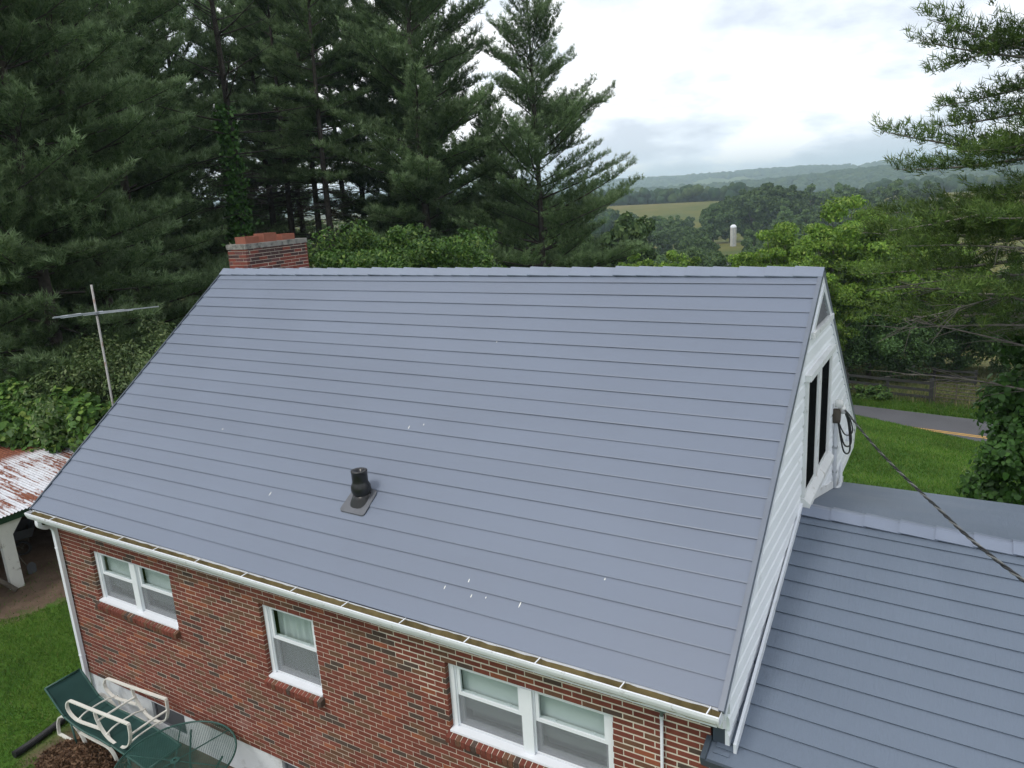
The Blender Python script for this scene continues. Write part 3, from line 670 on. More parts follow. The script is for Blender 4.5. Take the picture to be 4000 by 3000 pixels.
for dz, dy, r_ in ((.50, .25, .012), (.42, .35, .012), (.28, .45, .010)):
    q.tube(bez([(GX + .09, 5.42, 3.78), (GX + .16, 5.5 + dy * .4, 3.78 - dz), (GX + .2, 5.75 + dy, 3.66 - dz), (GX + .18, 5.6 + dy, 3.62), (GX + .14, 5.52, 3.93)], 6), r_, 6)
part(q, 'drip_loop', MT['cable_blk'], se, True)

# ---- chimney at the end wall
chim = group_part('chimney')
cx0, cx1, cy0, cy1, ct = -3.09, -2.56, 4.60, 6.24, 6.445
q = MB(); q.box(cx0 + .006, cx1 - .006, cy0 + .006, cy1 - .006, G0 - .2, ct); part(q, 'core', MT['mortar'], chim)
CHB = [brick_mat('chimney_brick', (.21, .06, .045)), brick_mat('chimney_brick_sooty', (.075, .042, .040)), brick_mat('chimney_brick_mauve', (.15, .065, .062))]
ux = []
def cbrick(l_, mi_, along_x):
    q = MB(); h_ = CP - .01
    q.box(0, l_ if along_x else .06, 0, .06 if along_x else l_, 0, h_); return q.mesh('brick', CHB[mi_])
cache = {}
restc = MB()
for k in range(-1, -110, -1):
    zb = ct + k * CP
    if zb < G0: break
    nearv = k > -13
    for face in range(4):
        L_ = (cx1 - cx0) if face in (0, 2) else (cy1 - cy0); st_ = 0 if (k + face) % 2 == 0 else -BP / 2; a = st_
        while a < L_ - .03:
            p0, p1 = max(a, 0), min(a + BP - .01, L_); a += BP
            if L_ - p1 < .03: p1 = L_
            if p1 - p0 < .03: continue
            if face in (0, 2): p0 = max(p0, .0); loc = (cx0 + p0, cy0 if face == 0 else cy1 - .06, zb + .005); ax_ = True
            else:
                p0, p1 = max(p0, .062), min(p1, L_ - .062)
                if p1 - p0 < .03: continue
                loc = (cx1 - .06 if face == 1 else cx0, cy0 + p0, zb + .005); ax_ = False
            soot = .62 if (face == 1 and k > -5) else (.35 if face == 1 else .08)
            mi_ = 1 if rng.random() < soot else (2 if rng.random() < .35 else 0)
            j = rng.uniform(-.003, .003, 3)
            if nearv:
                key = (round(p1 - p0, 3), mi_, ax_)
                if key not in cache: cache[key] = cbrick(p1 - p0, mi_, ax_)
                obj('brick', cache[key], chim, (loc[0] + j[0], loc[1] + j[1], loc[2]))
            else:
                l_ = p1 - p0; restc.box(loc[0], loc[0] + (l_ if ax_ else .06), loc[1], loc[1] + (.06 if ax_ else l_), loc[2], loc[2] + CP - .01, mi_)
tag(part(restc, 'brick_field', CHB, chim), kind='stuff')
q = MB(); n = 14
q.prism([(cx0 - .014, ct - .03), (cx1 + .014, ct - .03), (cx1 + .010, ct + .065), (cx0 - .010, ct + .065)], 1, cy0 - .014, cy1 + .014); part(q, 'cap', MT['concrete'], chim)
for yc, ln, hh, rz in ((4.90, .345, .13, .02), (5.37, .33, .165, -.04), (5.86, .35, .115, .03)):
    q = MB(); w_ = .30; xm = (cx0 + cx1) / 2
    for b in ((xm - w_ / 2, xm + w_ / 2, yc - ln / 2, yc - ln / 2 + .025), (xm - w_ / 2, xm + w_ / 2, yc + ln / 2 - .025, yc + ln / 2), (xm - w_ / 2, xm - w_ / 2 + .025, yc - ln / 2 + .025, yc + ln / 2 - .025), (xm + w_ / 2 - .025, xm + w_ / 2, yc - ln / 2 + .025, yc + ln / 2 - .025)): q.box(b[0], b[1], b[2], b[3], ct + .04, ct + .07 + hh)
    part(q, 'flue_liner', MT['clay'], chim)

# ---- plumbing vent on the roof
rv = group_part('roof_vent'); bx_, by_ = 3.40, .755
def onroof(y, h): s_ = (y - YE + SN * h) / CS; return (y, ZE + SN * s_ + CS * h)
q = MB(); vs = []
corners = [(3.20, .58), (3.60, .575), (3.61, .86), (3.25, .90)]
rp = []
for i in range(4):
    c = Vector(corners[i]); a = Vector(corners[i - 1]); b = Vector(corners[(i + 1) % 4])
    for t in (0, .33, .66, 1): u_ = c + (a - c) * .12; w_ = c + (b - c) * .12; rp.append(u_ * (1 - t) ** 2 + c * 2 * t * (1 - t) + w_ * t * t)
n = len(rp)
vs = [(p.x, *onroof(p.y, .031)) for p in rp] + [(p.x, *onroof(p.y, .018)) for p in rp]
q.add(vs, [tuple(range(n)), tuple(range(2 * n - 1, n - 1, -1))] + [(i, i + n, (i + 1) % n + n, (i + 1) % n) for i in range(n)]); part(q, 'flashing', MT['greyplastic'], rv)
def ringpts(cx, cyy, rx, ry, z, n=20, pw=3.0):
    out = []
    for i in range(n):
        t = 2 * math.pi * i / n; c, s_ = math.cos(t), math.sin(t); k_ = (abs(c) ** pw + abs(s_) ** pw) ** (-1 / pw); out.append((cx + rx * c * k_, cyy + ry * s_ * k_, z))
    return out
q = MB(); lo = ringpts(bx_ + .02, by_, .125, .125, 0); lo = [(x, *onroof(y, .03)) for x, y, _ in lo]; hi = ringpts(bx_ + .03, by_ + .01, .095, .085, 3.70); n = 20
mid_ = [tuple((a * .35 + b * .65) for a, b in zip(l_, h_)) for l_, h_ in zip(lo, hi)]
q.add(lo + mid_ + hi, [(r_ * n + i, r_ * n + (i + 1) % n, (r_ + 1) * n + (i + 1) % n, (r_ + 1) * n + i) for r_ in (0, 1) for i in range(n)] + [tuple(range(2 * n, 3 * n))]); part(q, 'boot', MT['blackplastic'], rv, True)
q = MB(); q.lathe([(.088, 3.68), (.110, 3.71), (.124, 3.755), (.122, 3.80), (.103, 3.845), (.099, 3.86), (.099, 3.985), (.103, 3.99), (.103, 4.0), (.090, 4.006), (.042, 4.0), (.040, 3.90), (.0, 3.90)], (bx_ + .03, by_ + .01, 0), 28); part(q, 'vent_pipe', MT['blackplastic'], rv, True)

# ---- low wing on the far side of the gable
WY, WZ, WS, WSF = 3.12, 3.365, .325, .285; wl_ = math.hypot(1, WS); WE = -.20
def WP(y, h, x, front):       # a point of the wing roof, h above its plane
    d = (WY - y) if front else (y - WY); nx_ = WS / wl_ * (-1 if front else 1)
    dx_ = x - 8.15
    return (x, y + nx_ * h, WZ - (WS if front else WSF * (1 - .035 * dx_)) * d + h / wl_ - .038 * dx_)
wing = group_part('wing_roof')
def wpanel(y_lo, y_hi, x0, x1, front, name='roof_panel'):
    q = MB(); n = 16; xs_ = np.linspace(x0, x1, n); prof = [(y_lo, .013), (y_lo, .022), (y_hi, .006), (y_hi, -.002)]; vs = []
    for x in xs_: vs += [WP(y, h, x, front) for y, h in prof]
    fs = [(i * 4 + a, i * 4 + (a + 1) % 4, (i + 1) * 4 + (a + 1) % 4, (i + 1) * 4 + a) for i in range(n - 1) for a in range(4)] + [(3, 2, 1, 0), tuple(range(4 * n - 4, 4 * n))]
    if not front: fs = [f[::-1] for f in fs]
    q.add(vs, fs); return part(q, name, MT['roof2'], wing)
ey = .229 / wl_
y = WE; j = 0
while y < WY - .05:
    yt = min(y + ey + .015, WY - .01); wpanel(y, yt, 8.005 if y < -.02 else 8.03, 14.0, True); y += ey
y = 6.75
while y > WY + .05:
    yt = max(y - ey - .015, WY + .01); wpanel(y, yt, 8.03, 14.0, False); y -= ey
q = MB(); vs = []
for x in (8.06, 14.0): vs += [WP(WE + .02, -.02, x, True), WP(WY, -.05, x, True), WP(6.73, -.11, x, False), WP(6.73, -.20, x, False), WP(WY, -.17, x, True), WP(WE + .02, -.14, x, True)]
q.add(vs, [(0, 1, 7, 6), (1, 2, 8, 7), (2, 3, 9, 8), (3, 4, 10, 9), (4, 5, 11, 10), (5, 0, 6, 11), (5, 4, 3, 2, 1, 0), (6, 7, 8, 9, 10, 11)]); part(q, 'deck', MT['roof_trim'], wing)
x = 8.16; i = 0
while x < 14:
    q = MB(); x1 = x + .385; vs = []
    for xx, h in ((x, .050), (x1, .034)):
        for d_ in (-.165, -.015, .015, .165):
            fr_ = d_ < 0; vs.append(WP(WY + d_, h if abs(d_) > .1 else h + .004, xx, fr_))
        for d_ in (-.163, .163): vs.append(WP(WY + d_, h - .014, xx, d_ < 0))
    q.add(vs, [(0, 6, 7, 1), (1, 7, 8, 2), (2, 8, 9, 3), (4, 10, 6, 0), (3, 9, 11, 5), (0, 1, 2, 3, 5, 4)]); part(q, 'ridge_cap', MT['cap'], wing); x += .355; i += 1
q = MB(); vs = [WP(WE - .012, -.06, 8.0, True), WP(WE - .012, .028, 8.0, True), WP(WE + .012, .028, 8.0, True), WP(WE + .012, -.06, 8.0, True)]; vs += [WP(WE - .012, -.06, 14, True), WP(WE - .012, .01, 14, True), WP(WE + .01, .01, 14, True), WP(WE + .01, -.06, 14, True)]
q.add(vs, [(0, 1, 5, 4), (1, 2, 6, 5), (2, 3, 7, 6), (3, 0, 4, 7), (3, 2, 1, 0), (4, 5, 6, 7)]); part(q, 'drip_edge', MT['roof_trim'], wing)
q = MB(); vs = []
for yy_ in (WE - .01, .02): vs += [WP(yy_, -.06, 7.975, True), WP(yy_, .045, 7.975, True), WP(yy_, .045, 8.02, True), WP(yy_, -.06, 8.02, True)]
q.add(vs, [(0, 1, 5, 4), (1, 2, 6, 5), (2, 3, 7, 6), (3, 0, 4, 7), (3, 2, 1, 0), (4, 5, 6, 7)]); part(q, 'edge_trim', MT['roof_trim'], wing)
q = MB(); vs = [WP(6.76, -.08, 8.03, False), WP(6.76, .012, 8.03, False), WP(6.79, .012, 8.03, False), WP(6.79, -.08, 8.03, False), WP(6.76, -.08, 14, False), WP(6.76, .012, 14, False), WP(6.79, .012, 14, False), WP(6.79, -.08, 14, False)]
q.add(vs, [(0, 4, 5, 1), (1, 5, 6, 2), (2, 6, 7, 3), (3, 7, 4, 0), (0, 1, 2, 3), (7, 6, 5, 4)]); part(q, 'far_fascia', MT['white'], wing)
# flashing against the gable: upper strip sits tight, the lower one hangs loose
q = MB(); q.obox(Vector(WP(1.60, .055, GX + .062, True)), (.026, 0, 0), Vector((-.05, 3.30, 3.30 * WS * .985)), (0, -.012, .10)); part(q, 'loose_flashing', MT['white'], wing)
q = MB(); q.obox(Vector(WP(4.95, .07, GX + .03, False)), (.03, 0, 0), Vector((0, 3.5, -3.5 * WSF)), (0, .012, .10)); part(q, 'flashing', MT['weathered'], wing)
q = MB(); q.box(XR + .002, XR + .01, .02, 1.9, 2.0, 2.36); part(q, 'step_flashing', MT['roof_trim'], wing)
for a, b, c in ((-.005, 8.26, .0), (.035, 8.24, .0)):
    pass
for (xa, xb, ya, yb) in ((8.07, 8.22, -.055, -.01), (8.06, 8.20, -.115, -.075)):
    q = MB(); vs = [WP(ya, .03, xa, True), WP(ya, .03, xb, True), WP(yb, .024, xb, True), WP(yb, .024, xa, True), WP(ya, .018, xa, True), WP(ya, .018, xb, True)]; q.add(vs, [(0, 1, 2, 3), (4, 5, 1, 0)]); part(q, 'patch_shingle', MT['roof2'], wing)
q = MB(); q.box(8.02, 13.9, .03, .25, G0 - .2, 2.10); q.box(13.7, 13.9, .25, 6.5, G0 - .2, 2.1); q.box(8.02, 13.9, 6.3, 6.5, G0 - .2, 2.1); ww_ = part(q, 'wing_wall', MT['mortar'])
rest = MB()
for (a, c, z0, z1) in rows(8.03, 13.9, [], G0, 2.10, 13.9): rest.box(a, c, .024, .08, z0, min(z1, 2.09), int(rng.choice(5, p=BW)))
tag(part(rest, 'brick_field', BRICKS, ww_), kind='stuff')
q = MB(); q.box(8.02, 13.95, WE + .015, .028, 2.08, 2.14); part(q, 'wing_soffit', MT['weathered'])

# ------------------------------------------------------------------ things round the house
# power cable: two insulated strands twisted round a bare one
A_, B_ = Vector((GX + .16, 5.50, 3.93)), Vector((10.14, -.19, 4.50)); B2 = A_ + (B_ - A_) * 1.75 + Vector((0, 0, .55))
cable = empty('power_cable', A_); tag(cable, 'twisted black and silver service cable hooked to the white gable', 'cable')
Q = np.array(bez([A_, A_ + (B_ - A_) * .33 + Vector((0, 0, -.10)), A_ + (B_ - A_) * .66 + Vector((0, 0, -.09)), B_, B2], 60)) - np.array(A_)
sd = np.array((B_ - A_).cross(Vector((0, 0, 1))).normalized()); upc = np.array(Vector(sd).cross((B_ - A_).normalized()))
ln_ = np.concatenate([[0], np.cumsum(np.linalg.norm(np.diff(Q, axis=0), axis=1))])
for k, (mt, r_) in enumerate((('cable_al', .0065), ('cable_blk', .0075), ('cable_blk', .0075))):
    ph = ln_ * 2 * math.pi / .42 + k * 2 * math.pi / 3
    pts = Q + .0080 * (np.cos(ph)[:, None] * sd + np.sin(ph)[:, None] * upc)
    q = MB(); q.tube([tuple(p) for p in pts], r_, 7); q.build('strand', MT[mt], cable, True)

# television antenna
ant = empty('tv_antenna', (-3.0, 1.62, G0)); tag(ant, 'old rusty television antenna mast with folded aluminium elements beside the roof', 'antenna')
q = MB(); q.tube([(0, 0, 0), (.0, .0, 3.0), (.0, .045, 6.76)], [.021, .020, .0175], 10); q.build('mast', MT['mast'], ant, True)
b0, b1 = Vector((.03, -.70, 6.325)), Vector((.03, 1.19, 6.215))
q = MB(); q.beam(b0, b1, .020, .018); q.build('boom', MT['steel'], ant)
for i, (t0, t1, ox, oz) in enumerate(((0, .42, .03, .012), (.0, .30, -.028, -.010), (.30, .72, .028, -.014), (.35, .66, -.03, .012), (.12, .40, .035, .02))):
    q = MB(); q.tube([b0 + (b1 - b0) * t0 + Vector((ox, 0, oz)), b0 + (b1 - b0) * t1 + Vector((ox * 1.3, 0, oz))], .006, 6); q.build('element', MT['steel'], ant)
for t in (.16, .36):
    c = b0 + (b1 - b0) * t; q = MB(); l_ = .17
    q.tube([c + Vector((-.02, -l_, .02)), c + Vector((-.02, l_, .012)), c + Vector((-.02, l_, -.022)), c + Vector((-.02, -l_, -.014)), c + Vector((-.02, -l_, .02))], .005, 6); q.build('folded_dipole', MT['white'], ant)
q = MB(); q.obox((.015, .035, 6.275), (.07, 0, 0), (0, .05, 0), (0, 0, .06)); q.build('boom_clamp', MT['blackplastic'], ant)

# green sling chaise longue
ch = empty('chaise_longue', (-1.0, -.52, G0)); tag(ch, 'dark green mesh sling chaise longue with raised back along the foundation', 'chaise longue')
def loc(o, p): return Vector(p) - o.location
YF, YB = -.82, -.27
prof_back = [(-2.05, .225), (-1.93, .12), (-1.80, -.01), (-1.66, -.135)]
prof_seat = [(-1.66, -.14), (-1.4, -.20), (-1.1, -.225), (-.8, -.215), (-.5, -.235)]
prof_leg = [(-.48, -.215), (-.2, -.25), (.1, -.285), (.32, -.33)]
for nm, pr in (('back_sling', prof_back), ('seat_sling', prof_seat), ('leg_sling', prof_leg)):
    pr = [(v.x, v.z) for v in bez([(x, 0, z) for x, z in pr], 5)]; q = MB(); vs = []; n = len(pr); mm = 7
    for x, z in pr:
        for a in range(mm): t = a / (mm - 1); vs.append(loc(ch, (x, YF + (YB - YF) * t, z - .022 * math.sin(math.pi * t))))
    fs = [(i * mm + a, i * mm + a + 1, (i + 1) * mm + a + 1, (i + 1) * mm + a) for i in range(n - 1) for a in range(mm - 1)]
    q.add(vs, fs); q.add([v_ - Vector((0, 0, .006)) for v_ in vs], [f[::-1] for f in fs]); o = q.build(nm, MT['green_cloth'], ch, True)
    for yy_ in (YF, YB): h = MB(); h.tube([loc(ch, (x, yy_, z)) for x, z in pr], .017, 8); h.build('side_tube', MT['green_metal'], o, True)
for x, z in ((-2.05, .225), (.32, -.33)): q = MB(); q.tube([loc(ch, (x, YF, z)), loc(ch, (x, YB, z))], .017, 8); q.build('end_tube', MT['green_metal'], ch, True)
for x, zt in ((-1.5, -.19), (-.1, -.27)):
    for yy_ in (YF, YB): q = MB(); q.tube([loc(ch, (x, yy_, zt)), loc(ch, (x + .05, yy_, G0))], .015, 8); q.build('leg', MT['green_metal'], ch, True)

# ivory glider frame standing over it
gl = empty('glider_frame', (-1.0, -.45, G0)); tag(gl, 'ivory painted metal glider bench frame without its cushions beside the foundation', 'glider bench')
for yy_ in (-.75, -.15):
    L_ = lambda pts, n=6: [loc(gl, (x, yy_, z)) for x, _, z in bez([(x, 0, z) for x, z in pts], n)]
    q = MB(); q.strap(L_([(-.035, .25), (-.5, .215), (-1.0, .175), (-1.42, .148), (-1.57, .12), (-1.655, .0), (-1.60, -.11), (-1.43, -.17), (-1.1, -.138), (-.79, -.10)]), (0, 1, 0), .048, .02); q.build('arm', MT['ivory_metal'], gl)
    q = MB(); q.strap(L_([(-.88, .165), (-.87, .06), (-.80, -.08), (-.68, -.19), (-.50, -.25), (-.30, -.235), (-.13, -.12), (-.05, .05), (-.032, .24)]), (0, 1, 0), .046, .02); q.build('side_hoop', MT['ivory_metal'], gl)
    q = MB(); q.strap(L_([(-2.10, -.655), (-2.06, -.45), (-1.95, -.29), (-1.78, -.235), (-1.60, -.28), (-1.44, -.40), (-1.36, -.52), (-1.33, -.655)]), (0, 1, 0), .046, .02); q.build('base_hoop', MT['ivory_metal'], gl)
    q = MB(); q.strap(L_([(-1.43, -.385), (-1.1, -.385), (-.74, -.385), (-.62, -.44), (-.56, -.54), (-.55, -.655)]), (0, 1, 0), .046, .02); q.build('base_rail', MT['ivory_metal'], gl)
    q = MB(); q.strap(L_([(-2.10, -.648), (-1.70, -.648)], 2), (0, 1, 0), .05, .02); q.build('foot', MT['ivory_metal'], gl)
    for x in (-1.42, -.70): q = MB(); q.strap([loc(gl, (x, yy_ + .03, -.15)), loc(gl, (x + .05, yy_ + .03, -.33))], (0, 1, 0), .03, .012); q.build('hanger_link', MT['ivory_metal'], gl)
def cross(x0, z0, lift, r_=.013):
    q = MB(); q.tube([loc(gl, p) for p in bez([(x0, -.75, z0), (x0 - .01, -.6, z0 + lift), (x0 - .01, -.3, z0 + lift), (x0, -.15, z0)], 6)], r_, 8); q.build('cross_bar', MT['ivory_metal'], gl, True)
cross(-1.42, -.165, .045); cross(-.70, -.17, .045); cross(-.85, .02, 0, .017); cross(-.05, .06, 0, .017); cross(-.16, -.15, .03); cross(-1.98, -.33, 0)

# round mesh table
tb = empty('mesh_table', (1.04, -.81, G0)); tag(tb, 'round green metal mesh patio table against the brick wall', 'table'); tz, tr = .76, .775
q = MB(); q.tube([(tr * math.cos(t), tr * math.sin(t), tz) for t in np.linspace(0, 2 * math.pi, 65)], .013, 8, cap=False); q.build('rim', MT['green_metal'], tb, True)
q = MB(); q.lathe([(.025, tz + .012), (.058, tz + .012), (.062, tz + .004), (.058, tz - .004), (.025, tz - .004), (.025, tz + .012)], (0, 0, 0), 24); q.build('hub', MT['green_metal'], tb)
for i in range(6):
    a = i * math.pi / 3 + .32; q = MB(); q.tube([(.05 * math.cos(a), .05 * math.sin(a), tz - .006), (tr * math.cos(a), tr * math.sin(a), tz - .006)], .008, 6); q.build('spoke', MT['green_metal'], tb)
wires = MB(); stp = .021
for s_ in (1, -1):
    for i in range(-52, 53):
        c = i * stp * 1.0; 
        if abs(c) >= tr: continue
        l_ = math.sqrt(tr * tr - c * c); an = s_ * R(31)
        d, nn = Vector((math.cos(an), math.sin(an), 0)), Vector((-math.sin(an), math.cos(an), 0)); wires.beam(nn * c - d * l_ + Vector((0, 0, tz + s_ * .0012)), nn * c + d * l_ + Vector((0, 0, tz + s_ * .0012)), .0042, .0025)
tag(wires.build('mesh_top', MT['green_metal'], tb), kind='stuff')
for i in range(4):
    a = i * math.pi / 2 + .6; c, s_ = math.cos(a), math.sin(a); q = MB(); q.tube(bez([(.62 * c, .62 * s_, tz - .01), (.50 * c, .50 * s_, tz - .2), (.40 * c, .40 * s_, .35), (.52 * c, .52 * s_, .02)], 5), .014, 8); q.build('leg', MT['green_metal'], tb, True)

# drain pipe on the lawn
dp = MB(); P_ = bez([(-2.18, -1.38, G0 + .065), (-2.22, -1.0, G0 + .06), (-2.30, -.6, G0 + .058), (-2.33, -.2, G0 + .06)], 45); n = len(P_)
dp.tube(P_, [.058 if i % 2 else .049 for i in range(n)], 14)
tag(dp.build('drain_pipe', MT['rubber_pipe']), 'black corrugated plastic drain pipe lying on the grass', 'pipe')

# leaf litter: curled dead leaves in a heap
def leaves(n, fpos, size, seed, lift=1.0, aspect=.5, curl=.25):
    g_ = np.random.default_rng(seed); P = fpos(g_, n); N = g_.normal(size=(n, 3)); N[:, 2] = np.abs(N[:, 2]) * lift + .15; N /= np.linalg.norm(N, axis=1)[:, None]
    U = np.cross(N, g_.normal(size=(n, 3))); U /= np.linalg.norm(U, axis=1)[:, None]; W = np.cross(N, U)
    s = size * g_.uniform(.6, 1.35, (n, 1)); a = P - U * s * .5; b = P + U * s * .5 - N * s * curl * .5; l = P + W * s * aspect * .5 - N * s * curl * .3; r_ = P - W * s * aspect * .5 + N * s * curl * .2
    V = np.stack([a, l, b, r_], 1).reshape(-1, 3); F = np.arange(4 * n).reshape(-1, 4); return V, F
def heap(g_, n):
    t = g_.uniform(0, 2 * math.pi, n); rr = np.sqrt(g_.uniform(0, 1, n)); x = -1.02 + .85 * rr * np.cos(t); y = -1.02 + .50 * rr * np.sin(t)
    return np.stack([x, y, G0 + .02 + .17 * (1 - rr ** 2) * g_.uniform(.75, 1.05, n)], 1)
V, F = leaves(4200, heap, .085, 5, .7, .45, .5)
lp = obj('leaf_litter', np_mesh('leaf_litter', V, F, MT['deadleaf'])); tag(lp, 'heap of brown dead leaves below the glider frame', 'leaves', kind='stuff')

# open shed with a rusty corrugated roof
shed = empty('shed', (-9.5, 1.5, G0)); tag(shed, 'open sided shed with rusty corrugated tin roof and white posts', 'shed')
SI = Vector((9.5, -1.5, -G0))
def spart(q, name, mat, smooth=False, parent=None):
    q.v = [tuple(Vector(v_) + SI) for v_ in q.v]; return q.build(name, mat, parent or shed, smooth)
def zsh(x): return 1.10 + .115 * (-7.72 - x)
srf = empty('tin_roof', (0, 0, 0), 0, shed)
y = -4.2; i = 0
while y < 4.7:
    q = MB(); n = 9 * 8; ys_ = np.linspace(y, y + .69, n); vs = []; xs_ = [-7.70 + rng.uniform(-.02, .02), -9.3, -11.0, -12.6]
    for x in xs_: vs += [(x, yy_, zsh(x) + .011 * math.sin(yy_ * 2 * math.pi / .0767) + .004 * (i % 2)) for yy_ in ys_]
    fs = [(a * n + b, a * n + b + 1, (a + 1) * n + b + 1, (a + 1) * n + b) for a in range(3) for b in range(n - 1)]
    q.add(vs, fs); spart(q, 'roof_sheet', MT['tin'], True, srf); y += .66; i += 1
q = MB(); q.box(-7.90, -7.86, -4.2, 4.6, .90, 1.065); spart(q, 'fascia', MT['green_paint'])
for yy_ in (-2.2, 1.62, 4.4):
    q = MB(); q.box(-8.04, -7.92, yy_ - .13, yy_ + .13, G0 - .2, .97); pst = spart(q, 'post', MT['post_white'])
    q = MB(); q.prism([(yy_ + .131, .90), (yy_ + .131, .55), (yy_ + .42, .90)], 0, -8.02, -7.95); spart(q, 'brace', MT['post_white'], parent=pst)
q = MB(); q.box(-12.5, -12.4, -4.2, 4.6, G0 - .2, 1.5); q.box(-12.4, -8.05, 4.5, 4.6, G0 - .2, 1.05); spart(q, 'back_wall', MT['wood_old'])
for yy_ in (-3, -1, 1, 3): q = MB(); q.beam((-7.9, yy_, zsh(-7.9) - .09), (-12.4, yy_, zsh(-12.4) - .09), .05, .12); spart(q, 'rafter', MT['wood_old'])
# tools leaning in the shed
def tool(name, a, b, r_, label, cat, mat, head=None):
    o = empty(name, a); tag(o, label, cat); q = MB(); q.tube([(0, 0, 0), Vector(b) - Vector(a)], r_, 8); q.build('handle', mat, o)
    if head: head(o)
def shovel_head(o):
    q = MB(); q.prism([(-.09, .02), (.0, -.02), (.09, .02), (.10, .20), (.04, .27), (-.04, .27), (-.10, .20)], 0, -.012, .006); q.build('blade', MT['darkpanel'], o)
tool('shovel', (-8.35, 2.15, G0), (-8.55, 1.78, .45), .014, 'long handled shovel leaning inside the open shed', 'shovel', MT['wood_old'], shovel_head)
tool('wooden_pole', (-7.75, 1.50, G0 + .04), (-8.5, 1.05, .1), .05, 'dark wooden pole propped against the white shed post', 'pole', MT['wood_old'])
wheel = empty('wheelbarrow', (-9.6, 2.6, G0), 1.2); tag(wheel, 'small dark wheelbarrow parked inside the shed', 'wheelbarrow')
q = MB(); q.tube([(.16 * math.cos(t), 0, .17 + .16 * math.sin(t)) for t in np.linspace(0, 2 * math.pi, 25)], .03, 8, cap=False); q.build('wheel', MT['rubber_pipe'], wheel, True)
q = MB(); q.add([(-.25, .15, .35), (.25, .15, .35), (.25, .85, .35), (-.25, .85, .35), (-.34, .0, .62), (.34, .0, .62), (.36, 1.0, .55), (-.36, 1.0, .55)], [(3, 2, 1, 0), (0, 1, 5, 4), (1, 2, 6, 5), (2, 3, 7, 6), (3, 0, 4, 7)]); q.build('tray', MT['darkpanel'], wheel)
for s_ in (-.2, .2): q = MB(); q.tube([(0, 0, .17), (s_, .3, .33), (s_ * 1.3, 1.5, .5)], .016, 6); q.tube([(s_, .75, .34), (s_, .85, 0)], .014, 6); q.build('handle', MT['wood_old'], wheel)

# board fence, tube gate, black fence panel beyond
fn = empty('board_fence', (6.2, 41.5, -5.7)); tag(fn, 'weathered dark three board fence along the road verge', 'fence'); FI = -fn.location
fp = [(-2.7, 43.0), (-.5, 42.7), (1.75, 42.4), (3.99, 42.0), (6.2, 41.5), (8.44, 41.05)]
for i, (x, y) in enumerate(fp):
    z = float(T(x, y)); q = MB(); w_ = .075 if i < 5 else .11; q.box(x - w_, x + w_, y - .07, y + .07, z - .2, z + (1.28 if i < 5 else 1.42)); q.v = [tuple(Vector(v_) + FI) for v_ in q.v]; q.build('post', MT['fence'], fn)
    if i:
        a, b = Vector((*fp[i - 1], float(T(*fp[i - 1])))), Vector((x, y, z))
        for h in (.36, .76, 1.16): q = MB(); q.beam(a + Vector((0, -.085, h)) + FI, b + Vector((0, -.085, h)) + FI, .025, .15); q.build('board', MT['fence'], fn)
gt = empty('tube_gate', (8.62, 41.0, float(T(8.6, 41.0)))); tag(gt, 'long rusty tube farm gate closed beside the board fence', 'gate'); e_ = Vector((5.4, .5, -.35))
for h in (.22, .42, .62, .82, 1.02, 1.24): q = MB(); q.tube([Vector((0, 0, h)), e_ + Vector((0, 0, h))], .024, 8); q.build('rail', MT['rail_metal'], gt, True)
for t in (0, .19, .40, .62, .84, 1): q = MB(); q.beam(e_ * t + Vector((0, -.03, .15)), e_ * t + Vector((0, -.03, 1.27)), .055 if 0 < t < 1 else .06, .04, (0, 1, 0)); q.build('stile', MT['rail_metal'], gt)
bf = empty('fence_panel', (8.3, 50.2, float(T(8.3, 50.2)))); tag(bf, 'black painted board fence panel in the pasture behind the gate', 'fence')
for x in (-2.6, -1.1, 0, 2.35): q = MB(); q.box(x - .08, x + .08, -.06, .06, -.2, 1.15 if x >= 0 else .95); q.build('post', MT['fence'], bf)
for h in (.3, .62, .95): q = MB(); q.box(0, 2.4, -.09, -.062, h, h + .14); q.build('board', MT['fence'], bf)
for h in (.25, .68): q = MB(); q.box(-2.6, -.085, -.09, -.062, h, h + .13); q.build('board', MT['fence'], bf)

# ------------------------------------------------------------------ trees
def unit_(a): return a / (np.linalg.norm(a, axis=-1, keepdims=True) + 1e-9)
def needles(P, D, seed, K=7, ln=.19, wd=.020, spread=1.05):
    g_ = np.random.default_rng(seed); n = len(P); P = np.repeat(P, K, 0); D = np.repeat(D, K, 0)
    d = unit_(D + spread * unit_(g_.normal(size=(n * K, 3))) + np.array([0, 0, .25])); w = unit_(np.cross(d, g_.normal(size=(n * K, 3))))
    L = ln * g_.uniform(.7, 1.25, (n * K, 1)); b = P + g_.normal(size=P.shape) * .03
    V = np.stack([b - w * wd * .5, b + w * wd * .5, b + d * L * .7 + w * wd * .55, b + d * L, b + d * L * .7 - w * wd * .55], 1)[:, [0, 1, 3]]
    return V.reshape(-1, 3), np.arange(3 * n * K).reshape(-1, 3)
def limb_pts(h, az, L, el, droop, g_, n=7):
    s = np.linspace(0, 1, n); d = np.array([math.cos(az), math.sin(az)]); z = h + math.sin(el) * L * s + droop * L * s ** 2
    rr = math.cos(el) * L * s; side = np.array([-d[1], d[0]]); wob = np.cumsum(g_.normal(0, .02 * L, n)) * s
    return np.stack([rr * d[0] + side[0] * wob, rr * d[1] + side[1] * wob, z], 1)
